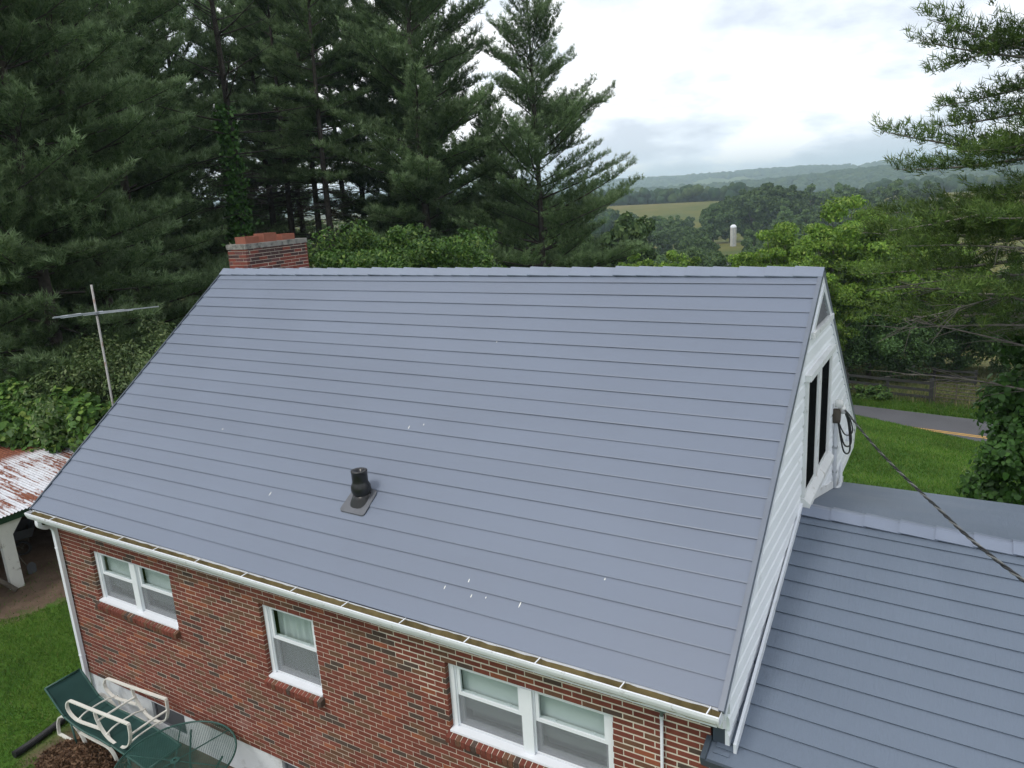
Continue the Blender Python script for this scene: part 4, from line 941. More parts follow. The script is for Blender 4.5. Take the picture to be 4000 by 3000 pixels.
def pine(H, cb, RR, seed, dense=1.0, dead=14, el0=-4, el1=50, profpow=.8, K=7, nl=.19, nw=.020, per=5, gap=.55, minlen=.5, only=None, trunk_r=None, extra=()):
    g_ = np.random.default_rng(seed); wood = MB(); tp = []; n = 14
    tr_ = trunk_r or H * .0105
    lean = g_.normal(0, .006, 2)
    tx = [(lean[0] * H * t + .12 * math.sin(t * 5 + seed), lean[1] * H * t + .12 * math.cos(t * 4 + seed) - .12 * math.cos(seed), H * t) for t in np.linspace(0, 1, n)]
    wood.tube(tx, [tr_ * (1 - .93 * t) + (tr_ * .5 * max(0, .06 - t) / .06) for t in np.linspace(0, 1, n)], 9)
    def tr_at(z): t = min(max(z / H, 0), 1); return np.array([np.interp(t, np.linspace(0, 1, n), [p[i] for p in tx]) for i in (0, 1)])
    TP, TD, TU = [], [], []; h = cb * H; todo = [(h_, R(az_), L_, R(el_)) for h_, az_, L_, el_ in extra]
    while h < H * .985:
        t = (h - cb * H) / (H - cb * H)
        for b in range(per if t < .85 else 3):
            az = g_.uniform(0, 2 * math.pi)
            if only and not only(az, h): continue
            L = max(minlen, RR * (1 - t) ** profpow * min(1, .75 + 2.5 * t) * g_.uniform(.55, 1.18)); el = R(el0 + (el1 - el0) * t + g_.normal(0, 7)); todo.append((h, az, L, el))
        h += gap * g_.uniform(.75, 1.25)
    if todo:
        for (h, az, L, el) in todo:
            P = limb_pts(h + g_.uniform(-.2, .2), az, L, el, .06 + .10 * g_.random(), g_); off = tr_at(h); P[:, :2] += off
            wood.tube([tuple(p) for p in P], list(np.linspace(.010 * L + .008, .006, len(P))), 4, cap=False)
            ss = np.arange(max(.22 * L, .3), L + .01, .30 / dense)
            for s in ss:
                u_ = s / L; c = np.array([np.interp(u_, np.linspace(0, 1, len(P)), P[:, i]) for i in range(3)]); dr = unit_(P[min(int(u_ * 6) + 1, 6)] - P[min(int(u_ * 6), 5)])
                for sg in (-1, 1):
                    l_ = (.36 * (L - s) + .34) * g_.uniform(.55, 1.15); a_ = sg * R(g_.uniform(38, 68)); ca, sa = math.cos(a_), math.sin(a_)
                    d = unit_(np.array([dr[0] * ca - dr[1] * sa, dr[0] * sa + dr[1] * ca, dr[2] + g_.uniform(-.05, .45)])); m_ = max(2, int(l_ / (.165 / dense)) + 1); q_ = np.linspace(.15, 1, m_)[:, None]
                    TP.append(c + d * q_ * l_ + np.array([0, 0, .10 * l_]) * q_ ** 2 + g_.normal(0, .045, (m_, 3))); TU.append(np.clip(q_[:, 0] * (.35 + .65 * s / L) , 0, 1)); TD.append(np.repeat(unit_(d + np.array([0, 0, .45]))[None], m_, 0))
    for i in range(dead):
        h = g_.uniform(.12, max(cb, .2)) * H; az = g_.uniform(0, 2 * math.pi); L = RR * g_.uniform(.25, .6)
        if only and not only(az, h): continue
        P = limb_pts(h, az, L, R(g_.uniform(-12, 15)), -.05, g_); P[:, :2] += tr_at(h); wood.tube([tuple(p) for p in P], list(np.linspace(.03, .005, len(P))), 4, cap=False)
        for j in range(6):
            u_ = g_.uniform(.3, .95); c = np.array([np.interp(u_, np.linspace(0, 1, len(P)), P[:, k_]) for k_ in range(3)]); d = unit_(P[-1] - P[0] + g_.normal(0, .5 * L, 3)); wood.tube([tuple(c), tuple(c + d * L * .16 + (0, 0, .03)), tuple(c + d * L * .33)], [.010, .006, .003], 3, cap=False)
    TP, TD = np.concatenate(TP), np.concatenate(TD)
    V, F = needles(TP, TD, seed + 1, K, nl, nw)
    return wood, V, F, np.repeat(np.concatenate(TU), K * 3)
PINES = {}
def pine_proto(key, bark='bark', needle='needle', **kw):
    wood, V, F, tu = pine(**kw); me = np_mesh('crown', V, F, MT[needle]); at = me.attributes.new('tip', 'FLOAT', 'POINT'); at.data.foreach_set('value', tu.astype(np.float32))
    PINES[key] = (wood.mesh('trunk', MT[bark], True), me)
pine_proto('a', H=25, cb=.05, RR=6.0, seed=11, dense=1.35, nl=.25, nw=.034, K=9, gap=.85, per=5, profpow=.6)
pine_proto('b', H=26, cb=.08, RR=5.6, seed=23, dense=1.35, nl=.25, nw=.034, K=9, gap=.85, per=5, profpow=.6)
pine_proto('c', H=26, cb=.42, RR=4.3, profpow=.5, seed=37, dense=1.4, nl=.24, nw=.034, K=9, dead=90, gap=.9, per=4)
pine_proto('lone', H=23, cb=.07, RR=7.8, seed=52, dense=1.35, nl=.22, nw=.028, K=9, el0=4, el1=42, profpow=.8, per=6, gap=.88)
def place_pine(key, x, y, label, scale=1.0, rz=0.0, group=None, zoff=0):
    o = empty('pine_tree', (x, y, float(T(x, y)) - .1 + zoff), rz); o.scale = (scale,) * 3
    obj('trunk', PINES[key][0], o); obj('crown', PINES[key][1], o); tag(o, label, 'pine tree', group); return o
GA = 'dense tall pines standing beyond the shed'; LA = 'dense dark pine with crown almost to the ground beyond the shed'
for i, (x, y, s) in enumerate(((-16.6, 5.6, .92), (-15.4, 7.6, .86), (-18.4, 11.2, .90), (-23.4, 13.0, 1.05), (-27.2, 18.6, 1.10), (-26.2, 11.4, 1.1), (-31.2, 23.0, 1.12), (-32.4, 20.0, 1.15), (-34.9, 28.4, 1.12), (-38.6, 22.7, 1.2), (-39.8, 18.5, 1.2), (-36.0, 33.0, 1.12), (-21.5, 8.0, 1.0), (-38.5, 38.5, 1.12))):
    place_pine('ab'[i % 2], x, y, LA, s, i * 1.9, GA)
GB = 'bare stemmed pines in a row beyond the chimney'; LB = 'tall pine with long bare trunk beyond the chimney'
for i, (x, y, s) in enumerate(((-31.7, 31.9, 1.05), (-28.0, 30.1, .98), (-33.9, 37.0, 1.1), (-25.5, 29.8, .96), (-22.1, 27.5, .95), (-28.9, 36.3, 1.02), (-24.1, 32.5, .95))):
    place_pine('c', x, y, LB, s, i * 2.3, GB)
ivy_pine = place_pine('c', -20.1, 19.4, 'pine with ivy climbing its bare trunk just beyond the chimney', .98, .7)
def ivy_pos(g_, n):
    z = g_.uniform(.3, 13.2, n); t = g_.uniform(0, 2 * math.pi, n); rr = .30 * (1.25 - z / 20) + g_.exponential(.10, n) + .25 * np.exp(-((z - 6) / 4) ** 2) * g_.random(n)
    return np.stack([rr * np.cos(t), rr * np.sin(t), z], 1)
tm_ = PINES['c'][0].copy(); tm_.materials.clear(); tm_.materials.append(MT['greybark']); ivy_pine.children[0].data = tm_
V, F = leaves(7000, ivy_pos, .20, 77, .5, .8, .2); obj('ivy', np_mesh('ivy', V, F, MT['ivy']), ivy_pine)
place_pine('a', -18.0, 31.0, 'broad dense pine between the bare stemmed pines and the lone pine', 1.12, 4.4)
place_pine('a', -20.6, 35.2, 'tallest full pine directly behind the broad dense pine', 1.2, .8)
place_pine('b', -22.5, 33.8, 'full dense pine beside the broad dense pine and the bare stemmed row', 1.08, 1.1)
place_pine('a', -17.4, 38.2, 'full dense pine between the broad dense pine and the slim pine', .70, 3.0)
place_pine('b', -26.4, 41.6, 'smaller pine half hidden behind the broad dense pine', .78, 2.0)
place_pine('b', -21.4, 43.6, 'slim pine showing between the broad dense pine and the lone pine', .66, 5.0)
place_pine('lone', -12.3, 34.6, 'lone tapering pine against the sky beyond the roof ridge', .98, 2.1)
# the near pine behind the wing: finer needles, long limbs, dead lower branches
def toward(az, h): return True
wood, V, F, tu = pine(H=21, cb=.22, RR=3.9, seed=91, dense=1.55, dead=0, el0=-14, el1=30, K=10, nl=.16, nw=.020, per=4, gap=1.05, profpow=.5, trunk_r=.26, extra=((14.4, 206, 2.8, -6), (13.3, 200, 3.3, -10), (11.9, 212, 3.6, -14), (10.9, 212, 3.7, -22), (9.4, 200, 3.2, -18), (8.9, 222, 3.4, -16), (8.3, 200, 3.9, -14), (7.6, 215, 4.2, -12), (7.0, 192, 4.2, -10), (6.6, 206, 4.5, -8), (6.0, 228, 4.0, -5), (9.9, 190, 3.2, -20), (7.9, 184, 4.0, -12), (7.2, 240, 3.6, -10), (5.4, 210, 4.3, -4)))
rp = empty('pine_tree', (11.9, 12.6, float(T(11.9, 12.6)))); tag(rp, 'big near pine with long limbs and dead lower branches behind the low wing', 'pine tree')
wood.build('trunk', MT['greybark'], rp, True); me = np_mesh('crown', V, F, MT['needle2']); at = me.attributes.new('tip', 'FLOAT', 'POINT'); at.data.foreach_set('value', tu.astype(np.float32)); obj('crown', me, rp)
g_ = np.random.default_rng(5); db = MB()
for i in range(9):
    h = g_.uniform(3.4, 6.4); az = R(g_.uniform(150, 232)); L = g_.uniform(2.6, 4.2); P = limb_pts(h, az, L, R(g_.uniform(-6, 16)), -.10, g_)
    db.tube([tuple(p) for p in P], list(np.linspace(.035, .006, len(P))), 5, cap=False)
    for j in range(16):
        u_ = g_.uniform(.25, .97); c = np.array([np.interp(u_, np.linspace(0, 1, len(P)), P[:, k_]) for k_ in range(3)]); d = unit_(unit_(P[-1] - P[0]) + g_.normal(0, .42, 3)); l_ = L * g_.uniform(.10, .30)
        db.tube([tuple(c), tuple(c + d * l_ * .5 + np.array([0, 0, -.03])), tuple(c + d * l_ + np.array([0, 0, -.12 * l_]))], [.010, .007, .003], 3, cap=False)
db.build('dead_branch', MT['greybark'], rp, True)

# broadleaf trees: limbs carry clumps of leaves
def broadleaf(H, RX, cb, seed, nclump, nleaf, size, clump=.28, aspect=.55, flat=.8):
    g_ = np.random.default_rng(seed); wood = MB(); n = 6; tr_ = H * .016
    wood.tube([(.1 * math.sin(i), .1 * math.cos(i * 1.3) - .1, H * .72 * i / (n - 1)) for i in range(n)], list(np.linspace(tr_, tr_ * .35, n)), 7)
    zc, rz_ = H * (cb + (1 - cb) * .5), H * (1 - cb) * .5; C = []
    while len(C) < nclump:
        p = unit_(g_.normal(size=3)) * g_.uniform(.35, 1.0) ** .6
        lob = 1 + .22 * math.sin(3 * math.atan2(p[1], p[0]) + seed) * (1 - abs(p[2])) + .12 * math.sin(5 * p[2] + seed)
        C.append((p[0] * RX * lob * .86, p[1] * RX * lob * .86, zc + p[2] * rz_ * .9))
    C = np.array(C)
    for c in C[::3]:
        b = np.array([0, 0, max(H * .15, c[2] * .45)]); m_ = (b + c) / 2 + np.array([0, 0, -.04 * H]) * .5; wood.tube([tuple(b), tuple(m_), tuple(c)], [tr_ * .35, tr_ * .2, tr_ * .07], 4, cap=False)
    ci = g_.integers(0, nclump, nleaf); cs = RX * clump * g_.uniform(.6, 1.25, nclump)
    off = unit_(g_.normal(size=(nleaf, 3))) * (g_.uniform(.1, 1, (nleaf, 1)) ** .4) * cs[ci][:, None] * np.array([1, 1, flat]); P = C[ci] + off
    N = unit_(off + np.array([0, 0, .5]) * cs[ci][:, None] + g_.normal(size=(nleaf, 3)) * cs[ci][:, None] * .55); U = unit_(np.cross(N, g_.normal(size=(nleaf, 3)))); U[:, 2] -= .25; W = np.cross(N, U)
    s = size * g_.uniform(.6, 1.35, (nleaf, 1)); V = np.stack([P - U * s * .5, P + W * s * aspect * .5 - N * s * .06, P + U * s * .5 - N * s * .12, P - W * s * aspect * .5 - N * s * .06], 1).reshape(-1, 3)
    return wood.mesh('trunk', MT['greybark'], True), V, np.arange(4 * nleaf).reshape(-1, 4)
BL = {}
def bl_proto(key, mat, **kw):
    w_, V, F = broadleaf(**kw); BL[key] = (w_, np_mesh('crown', V, F, MT[mat]), kw['H'])
bl_proto('walnut', 'leaf_bright', H=11, RX=4.2, cb=.22, seed=3, nclump=140, nleaf=42000, size=.19, clump=.19, flat=.5)
bl_proto('under', 'leaf_dark', H=9, RX=4.2, cb=.05, seed=8, nclump=80, nleaf=22000, size=.22, clump=.26)
bl_proto('sapling', 'leaf_bright', H=9, RX=2.6, cb=.2, seed=13, nclump=36, nleaf=5000, size=.30, clump=.27)
bl_proto('ridge', 'leaf_shrub', H=8, RX=2.6, cb=.1, seed=21, nclump=110, nleaf=30000, size=.145, clump=.20)
bl_proto('far_a', 'leaf_far', H=20, RX=7.5, cb=.04, seed=31, nclump=70, nleaf=9000, size=.95, clump=.25, aspect=.8)
bl_proto('far_b', 'leaf_far', H=18, RX=6.2, cb=.06, seed=43, nclump=55, nleaf=8000, size=.85, clump=.27, aspect=.8)
bl_proto('far_c', 'leaf_far', H=22, RX=6.5, cb=.12, seed=59, nclump=60, nleaf=8000, size=.95, clump=.24, aspect=.8)
def place_bl(key, x, y, top, label, rz=0, group=None, wide=1.0, name='broadleaf_tree', cat='tree', base=None):
    z = float(T(x, y)) - .1 if base is None else base; s = (top - z) / BL[key][2]; o = empty(name, (x, y, z), rz); o.scale = (s * wide, s * wide, s)
    obj('trunk', BL[key][0], o); obj('crown', BL[key][1], o); tag(o, label, cat, group); return o
WG, WL_ = 'bright leafy trees beside the road', 'bright yellow green leafy tree beside the road'
for i, (x, y, t) in enumerate(((2.2, 47.7, 6.0), (-.4, 44.4, 4.6), (4.4, 49.9, 5.0), (6.9, 52.2, 4.4), (-2.6, 45, 2.6), (1.6, 43.5, 2.2))): place_bl('walnut', x, y, t, WL_, i * 1.7, WG)
UG, UL = 'dark undergrowth trees behind the fence', 'dark low branched tree behind the board fence'
for i, (x, y, t) in enumerate(((3.3, 46.3, 0.2), (.3, 48.7, -.4), (5.9, 48.6, -.4), (-2.5, 50.2, -.5), (9.6, 55.2, -.6), (12.5, 57, 1), (7.6, 58, 1.5))): place_bl('under', x, y, t, UL, i * 2.1, UG, 1.0)
for i, (x, y, t) in enumerate(((-29, 58, 6.5), (-34, 62, 7.5), (-24, 60, 6.0), (-39, 66, 7.5), (-19, 64, 5.2), (-44, 60, 8), (-31, 70, 7.5))): place_bl('far_b', x, y, t, 'shadowy broadleaf tree filling the gap behind the bare stemmed pines', i * 2.1, 'trees behind the bare stemmed pines', .8)
SG, SLb = 'pale green saplings below the roof ridge', 'thin yellow green sapling showing just above the roof ridge'
for i, (x, y, t) in enumerate(((-13.8, 62.3, 1.3), (-14.6, 55.7, 2.0), (-11.3, 60.8, .9))): place_bl('sapling', x, y, t, SLb, i * 2, SG)
RG, RL = 'leafy shrubs behind the ridge', 'mid green leafy shrub rising behind the roof ridge beside the chimney'
for i, (x, y, t) in enumerate(((-7.2, 12.2, 6.6), (-8.1, 14.8, 7.2), (-5.2, 14.4, 6.7), (-6.0, 17.2, 6.6), (-3.9, 15.6, 5.6), (-9.6, 15.8, 6.9))): place_bl('ridge', x, y, t, RL, i * 1.4, RG, name='leafy_shrub', cat='shrub')
# trees of the valley, one by one
VA = (('far_a', 'tall dark tree in the clump behind the silo', 'dark trees behind the silo', ((-84.3, 346.9, 1.4), (-77.0, 356.0, 4.3), (-71.2, 365.3, 6.4), (-64.3, 361.7, 4.9), (-89.5, 338.6, -1.4), (-60.3, 367.3, 1.9))),
      ('far_c', 'dark tree in the hedgerow across the pasture beyond the silo', 'hedgerow trees beyond the silo', ((-66.8, 407.2, -.2), (-62.4, 418.2, 3.2), (-54.7, 414.3, .9), (-48.3, 409.9, 3.1), (-43.5, 415.9, 2.1), (-37.3, 416.6, -.1), (-31.6, 422.3, .4), (-23.5, 412.8, 3.4), (-16.2, 423.3, 1.2), (-8, 420, 2))),
      ('far_b', 'rounded tree at the foot of the yellow hay field', 'trees at the foot of the hay field', ((-142.3, 364.3, -6.8), (-147.3, 385.4, -5.7), (-132.0, 379.0, -8.0), (-123.2, 371.5, -10.4), (-119.2, 395.3, -9.6), (-113.3, 363.7, -11.2), (-158, 372, -5), (-170, 380, -6), (-166, 402, -4), (-176, 415, -3.5), (-186, 405, -4), (-152, 400, -7), (-140, 404, -9.5), (-190, 430, -2), (-105, 400, -12), (-112, 412, -10))),
      ('far_b', 'mixed green tree on the valley side between the lone pine and the silo', 'valley side trees', ((-84.1, 258.1, -8.4), (-93.9, 265.9, -7.4), (-77.8, 264.5, -7.6), (-69.0, 252.5, -7.2), (-58.6, 224.3, -8.6), (-90.6, 235.3, -7.5), (-83.0, 215.6, -8.4), (-69.8, 241.8, -9.0), (-98, 248, -8), (-104, 270, -7))),
      ('far_a', 'rounded tree below the silo towards the house', 'rounded trees below the silo', ((-43.5, 176.6, -8.3), (-50.9, 187.1, -8.2), (-49.0, 242.4, -7.4), (-43.3, 248.6, -8.0), (-36.1, 188.5, -8.0), (-38.2, 218.3, -8.5), (-33.2, 229.8, -8.2), (-30.6, 158.6, -8.6), (-25, 190, -7), (-18, 215, -6))))
VA += (('far_b', 'bushy tree in the valley just above the roof ridge', 'valley trees above the roof ridge', tuple((x, y, float(T(x, y)) + h) for x, y, h in ((-44, 118, 11), (-38, 112, 9), (-50, 126, 11.5), (-33, 120, 9.5), (-28, 128, 9), (-57, 138, 11), (-22, 118, 8.5), (-36, 140, 10), (-30, 104, 8.5), (-63, 150, 11), (-26, 142, 9.5), (-17, 132, 9), (-12, 124, 9), (-55, 160, 10), (-20, 160, 10), (-66, 176, 11), (-72, 190, 11), (-12, 150, 9), (-4, 140, 9), (-6, 170, 10), (-70, 205, 10), (-10, 200, 11), (-58, 192, 9)))),
       ('far_c', 'leafy tree in the wooded hollow behind the silo', 'hollow trees behind the silo', tuple((x, y, float(T(x, y)) + h) for x, y, h in ((-52, 300, 13), (-46, 312, 14), (-40, 296, 13), (-96, 300, 14), (-104, 312, 14), (-112, 296, 13), (-90, 290, 12), (-120, 320, 13), (-36, 330, 15), (-58, 335, 15), (-28, 318, 14), (-20, 300, 13), (-105, 335, 13), (-128, 338, 12), (-14, 330, 14), (-48, 280, 11)))))
i = 0
for key, lab, grp, L_ in VA:
    for (x, y, t) in L_: place_bl(key, x, y, max(t, float(T(x, y)) + 7), lab, i * 1.37, grp, 1.0 + .12 * math.sin(i * 2.1)); i += 1

# shrubs by the shed
def shrub(name, mat, blobs, nleaf, size, seed, label, aspect=.5, cat='shrub', lift=.6, base=None, twig=True, hexa=False):
    g_ = np.random.default_rng(seed); B = np.array(blobs, float); w = B[:, 3] ** 2; ci = g_.choice(len(B), nleaf, p=w / w.sum())
    sub = unit_(g_.normal(size=(len(B) * 16, 3))); sub = sub.reshape(len(B), 16, 3); k_ = g_.integers(0, 16, nleaf)
    d = unit_(g_.normal(size=(nleaf, 3))); rr = g_.uniform(.15, 1, (nleaf, 1)) ** .45
    ctr = B[ci, :3] + sub[ci, k_] * B[ci, 3:4] * .68 * np.array([1, 1, .9]); P = ctr + d * rr * B[ci, 3:4] * .38
    gz_ = T(P[:, 0], P[:, 1]); P[:, 2] = np.maximum(P[:, 2], gz_ + .03)
    N = unit_(unit_(P - B[ci, :3]) * .7 + d * .4 + np.array([0, 0, lift]) + g_.normal(size=(nleaf, 3)) * .5); U = unit_(np.cross(N, g_.normal(size=(nleaf, 3)))); U[:, 2] -= .2; W = np.cross(N, U); s = size * g_.uniform(.55, 1.4, (nleaf, 1))
    V = np.stack([P - U * s * .5, P + W * s * aspect * .5 - N * s * .05, P + U * s * .5 - N * s * .15, P - W * s * aspect * .5 - N * s * .05], 1)
    if hexa: V = np.stack([P - U * s * .5, P - U * s * .22 + W * s * aspect * .5, P + U * s * .12 + W * s * aspect * .42 - N * s * .05, P + U * s * .5 - N * s * .18, P + U * s * .12 - W * s * aspect * .42 - N * s * .05, P - U * s * .22 - W * s * aspect * .5], 1)
    kk = V.shape[1]; c0 = B[:, :3].mean(0); zb = float(T(c0[0], c0[1])); o = empty(name, (c0[0], c0[1], zb)); V = V.reshape(-1, 3) - np.array([c0[0], c0[1], zb])
    obj('foliage', np_mesh('foliage', V, np.arange(kk * nleaf).reshape(-1, kk), MT[mat]), o)
    st = MB()
    for b in B: a = np.array([c0[0] + (b[0] - c0[0]) * .5, c0[1] + (b[1] - c0[1]) * .5, zb - .1]) - [c0[0], c0[1], zb]; e2 = b[:3] - [c0[0], c0[1], zb]; st.tube([tuple(a), tuple((a + e2) / 2 + g_.normal(0, .1, 3)), tuple(e2)], [.05, .035, .01], 5)
    st.build('stem', MT['greybark'], o); tag(o, label, cat); return o
shrub('privet_shrub', 'leaf_privet', [(-10.3, 5.0, 2.4, 1.5), (-9.6, 6.4, 2.9, 1.5), (-11.2, 6.2, 2.8, 1.4), (-9.0, 7.6, 2.6, 1.5), (-10.4, 5.6, .9, 1.6), (-9.0, 6.9, 1.0, 1.7), (-8.2, 8.6, 1.6, 1.5), (-10.2, 7.2, 3.5, 1.0), (-11.8, 5.6, 1.6, 1.2)], 34000, .105, 4, 'olive green small leaved shrub behind the antenna mast')
shrub('vine_thicket', 'leaf_vine', [(-9.3, 4.9, 2.0, .85), (-8.6, 5.2, 1.5, .85), (-10.6, 4.8, 2.3, .8), (-12.6, 4.6, 2.2, .9), (-10.2, 4.6, 1.3, .8), (-11.2, 4.5, 1.5, .9), (-12.0, 4.2, 1.8, 1.0), (-9.9, 5.0, 2.2, .6), (-7.9, 5.6, 1.0, .8), (-10.8, 4.9, 2.0, .7), (-13, 4, 1.8, 1.0), (-9.6, 4.6, .9, .7), (-8.4, 4.9, .6, .7), (-11.5, 4.0, 1.5, .5)], 14000, .17, 9, 'bright leafy vine thicket spilling over the rusty shed roof', .8, 'vine', hexa=True)
shrub('vine_thicket', 'ivy', [(11.6, 13.0, 2.6, 1.1), (11.2, 12.6, 1.2, 1.2), (11.9, 13.6, 4.0, 1.0), (11.0, 13.4, .2, 1.2), (12.3, 13.2, 1.6, 1.2), (10.9, 12.4, -.4, .8), (11.8, 12.6, 3.3, .9), (11.1, 13.6, 2.2, 1.2), (11.4, 14.0, 3.6, 1.2)], 20000, .125, 10, 'dark ivy covered thicket at the foot of the near pine', .75, 'vine', hexa=True)
shrub('weed_clump', 'leaf_dark', [(-13.5, 8.5, .6, 1.0), (-15, 6.4, .4, 1.2), (-12.4, 9.4, .8, 1.1), (-16.5, 5.2, .6, 1.1)], 7000, .16, 12, 'dark weedy undergrowth below the pines behind the shed', .6, 'shrub')
shrub('weed_clump', 'leaf_mid', [(7.2, 33.0, -5.3, .5), (7.9, 32.7, -5.3, .4), (6.8, 33.1, -5.5, .35)], 900, .2, 14, 'small leafy weed clump on the grass bank beside the road', .6, 'shrub')
shrub('weed_clump', 'leaf_mid', [(5.0, 41.2, -5.3, .7), (5.9, 41.0, -5.2, .6), (3.6, 41.5, -5.2, .7), (2.6, 41.9, -5.1, .8)], 3000, .18, 15, 'leafy weeds growing through the board fence', .6, 'shrub')

# ------------------------------------------------------------------ grass
def blades(n, fx, seed, h, w, lean=.5):
    g_ = np.random.default_rng(seed); x, y = fx(g_, n); z = T(x, y); P = np.stack([x, y, z + .005], 1); a = g_.uniform(0, 2 * math.pi, n); side = np.stack([np.cos(a), np.sin(a), np.zeros(n)], 1)
    hh = h * g_.uniform(.5, 1.3, (n, 1)); tip = P + np.concatenate([g_.normal(0, lean, (n, 2)) * hh, hh], 1); ww = w * g_.uniform(.6, 1.3, (n, 1))
    return np.stack([P - side * ww, P + side * ww, tip], 1).reshape(-1, 3), np.arange(3 * n).reshape(-1, 3)
def lawn_left(g_, n):
    x = g_.uniform(-8.6, -1.2, n); y = g_.uniform(-5.6, 3.0, n); u_ = g_.random(n)
    bare = ((x - .25 * y + .35 * np.sin(y * 3.1) + .2 * np.sin(x * 5 + y) < -6.85) & (u_ < .93)) | ((x > -2.2) & (y > -1.5 + .3 * np.sin(x * 6)) & (u_ < .85)) | ((x > -2.42) & (y > .0))
    return x[~bare], y[~bare]
def fix(f): return lambda g_, n: f(g_, n)
def blades2(n, f, seed, h, w, lean=.5):
    g_ = np.random.default_rng(seed); x, y = f(g_, n); return blades(len(x), lambda a, b: (x, y), seed + 1, h, w, lean)
V, F = blades2(125000, lawn_left, 3, .055, .006); tag(obj('lawn_grass', np_mesh('lawn_grass', V, F, MT['grass'])), 'mown green grass beside the brick wall and shed', 'grass', kind='stuff')
def lawn_right(g_, n):
    x = g_.uniform(1.5, 14, n); y = 9 + 23.5 * g_.random(n) ** .8; v_ = y + .15 * (x - 8); k_ = v_ < 33.0; return x[k_], y[k_]
V, F = blades2(110000, lawn_right, 6, .085, .013); tag(obj('lawn_grass', np_mesh('lawn_grass', V, F, MT['grass'])), 'mown green lawn falling from the house to the road', 'grass', kind='stuff')
def verge(g_, n):
    x = g_.uniform(-1, 15, n); y = g_.uniform(39.3, 41.2, n) - .15 * (x - 8); return x, y
V, F = blades2(26000, verge, 8, .16, .02); tag(obj('verge_grass', np_mesh('verge_grass', V, F, MT['grass'])), 'green grass verge between the road and the fence', 'grass', kind='stuff')
def rough(g_, n):
    x = g_.uniform(-2, 16, n); y = g_.uniform(40.6, 60, n) - .15 * (x - 8); return x, y
V, F = blades2(40000, rough, 12, .40, .03, .35); tag(obj('pasture_grass', np_mesh('pasture_grass', V, F, MT['weed'])), 'rough straw coloured grass behind the fence and gate', 'grass', kind='stuff')

# ------------------------------------------------------------------ the valley
zs_ = float(T(-74.0, 313.4)); silo = empty('silo', (-74.0, 313.4, zs_ - .2)); silo.scale = (.80, .80, (-10.4 - zs_) / 8.7); tag(silo, 'pale concrete stave silo with white domed cap in the valley', 'silo')
q = MB(); q.lathe([(1.55, 0), (1.55, 7.6)], (0, 0, 0), 28); q.build('stave_wall', MT['silo'], silo, True)
q = MB(); q.lathe([(1.60, 7.55), (1.60, 7.7), (1.42, 8.15), (1.0, 8.5), (.5, 8.66), (0, 8.7)], (0, 0, 0), 28); q.build('dome', MT['white'], silo, True)
for i in range(13): q = MB(); q.lathe([(1.565, .3 + i * .56), (1.575, .33 + i * .56), (1.565, .36 + i * .56)], (0, 0, 0), 28); q.build('hoop', MT['steel'], silo, True)
q = MB(); q.box(.15, .55, -1.75, -1.45, 0, 7.5); q.build('chute', MT['steel'], silo)
def farm(name, x, y, z, rz, w, l, h, rise, wm, rm, label, wins=0):
    o = empty(name, (x, y, z), rz); tag(o, label, 'building'); q = MB(); q.prism([(-w / 2, 0), (w / 2, 0), (w / 2, h), (0, h + rise - .08), (-w / 2, h)], 0, -l / 2, l / 2); q.build('wall', wm, o)
    for s_ in (-1, 1):
        q = MB(); ww = w / 2 + .4; dz = rise / (w / 2); q.add([(-l / 2 - .4, s_ * ww, h - .4 * dz), (l / 2 + .4, s_ * ww, h - .4 * dz), (l / 2 + .4, 0, h + rise), (-l / 2 - .4, 0, h + rise), (-l / 2 - .4, s_ * ww, h - .4 * dz - .15), (l / 2 + .4, s_ * ww, h - .4 * dz - .15), (l / 2 + .4, 0, h + rise - .15), (-l / 2 - .4, 0, h + rise - .15)], [(0, 1, 2, 3), (7, 6, 5, 4), (0, 4, 5, 1), (1, 5, 6, 2), (3, 7, 4, 0)]); q.build('roof', rm, o)
    for s_ in (-1, 1):
        q = MB(); 
        for t_ in (-1, 1): q.beam((s_ * (l / 2 + .42), t_ * (w / 2 + .4), h - .4 * rise / (w / 2) - .05), (s_ * (l / 2 + .42), 0, h + rise - .05), .06, .3)
        q.build('barge_board', MT['white'], o)
    for i in range(wins): q = MB(); a = -l / 2 + l * (i + .5) / wins; q.box(a - .5, a + .5, -w / 2 - .03, -w / 2 + .05, h * .4, h * .8); q.build('window', MT['dark'], o)
farm('farmhouse', -52.5, 212.0, float(T(-52.5, 212)), .25, 8, 12, 3.0, 2.2, BRICKS[0], MT['darkpanel'], 'small brick farmhouse with grey roof in the valley below the silo', 3)
farm('barn', -42.0, 133.5, float(T(-42, 133.5)) - .1, 1.1, 6, 9, 3.5, 2.3, MT['wood_old'], MT['darkpanel'], 'weathered dark wooden barn showing above the roof ridge', 0)
farm('white_shed', -72.0, 232.0, float(T(-72, 232)), .6, 4, 6, 2.4, 1.0, MT['white'], MT['white'], 'little white shed among the valley trees', 0)
q = MB(); pts = [(-40, 170), (-50, 196), (-60, 216), (-66, 232), (-80, 262)]; vs = []
P_ = bez([(x, y, 0) for x, y in pts], 10)
for p in P_:
    for s_ in (-3, 3): vs.append((p.x + s_, p.y + s_ * .4, float(T(p.x + s_, p.y + s_ * .4)) + .12))
q.add(vs, [(2 * i, 2 * i + 1, 2 * i + 3, 2 * i + 2) for i in range(len(P_) - 1)]); fr = q.build('valley_road', MT['farroad']); tag(fr, kind='structure')

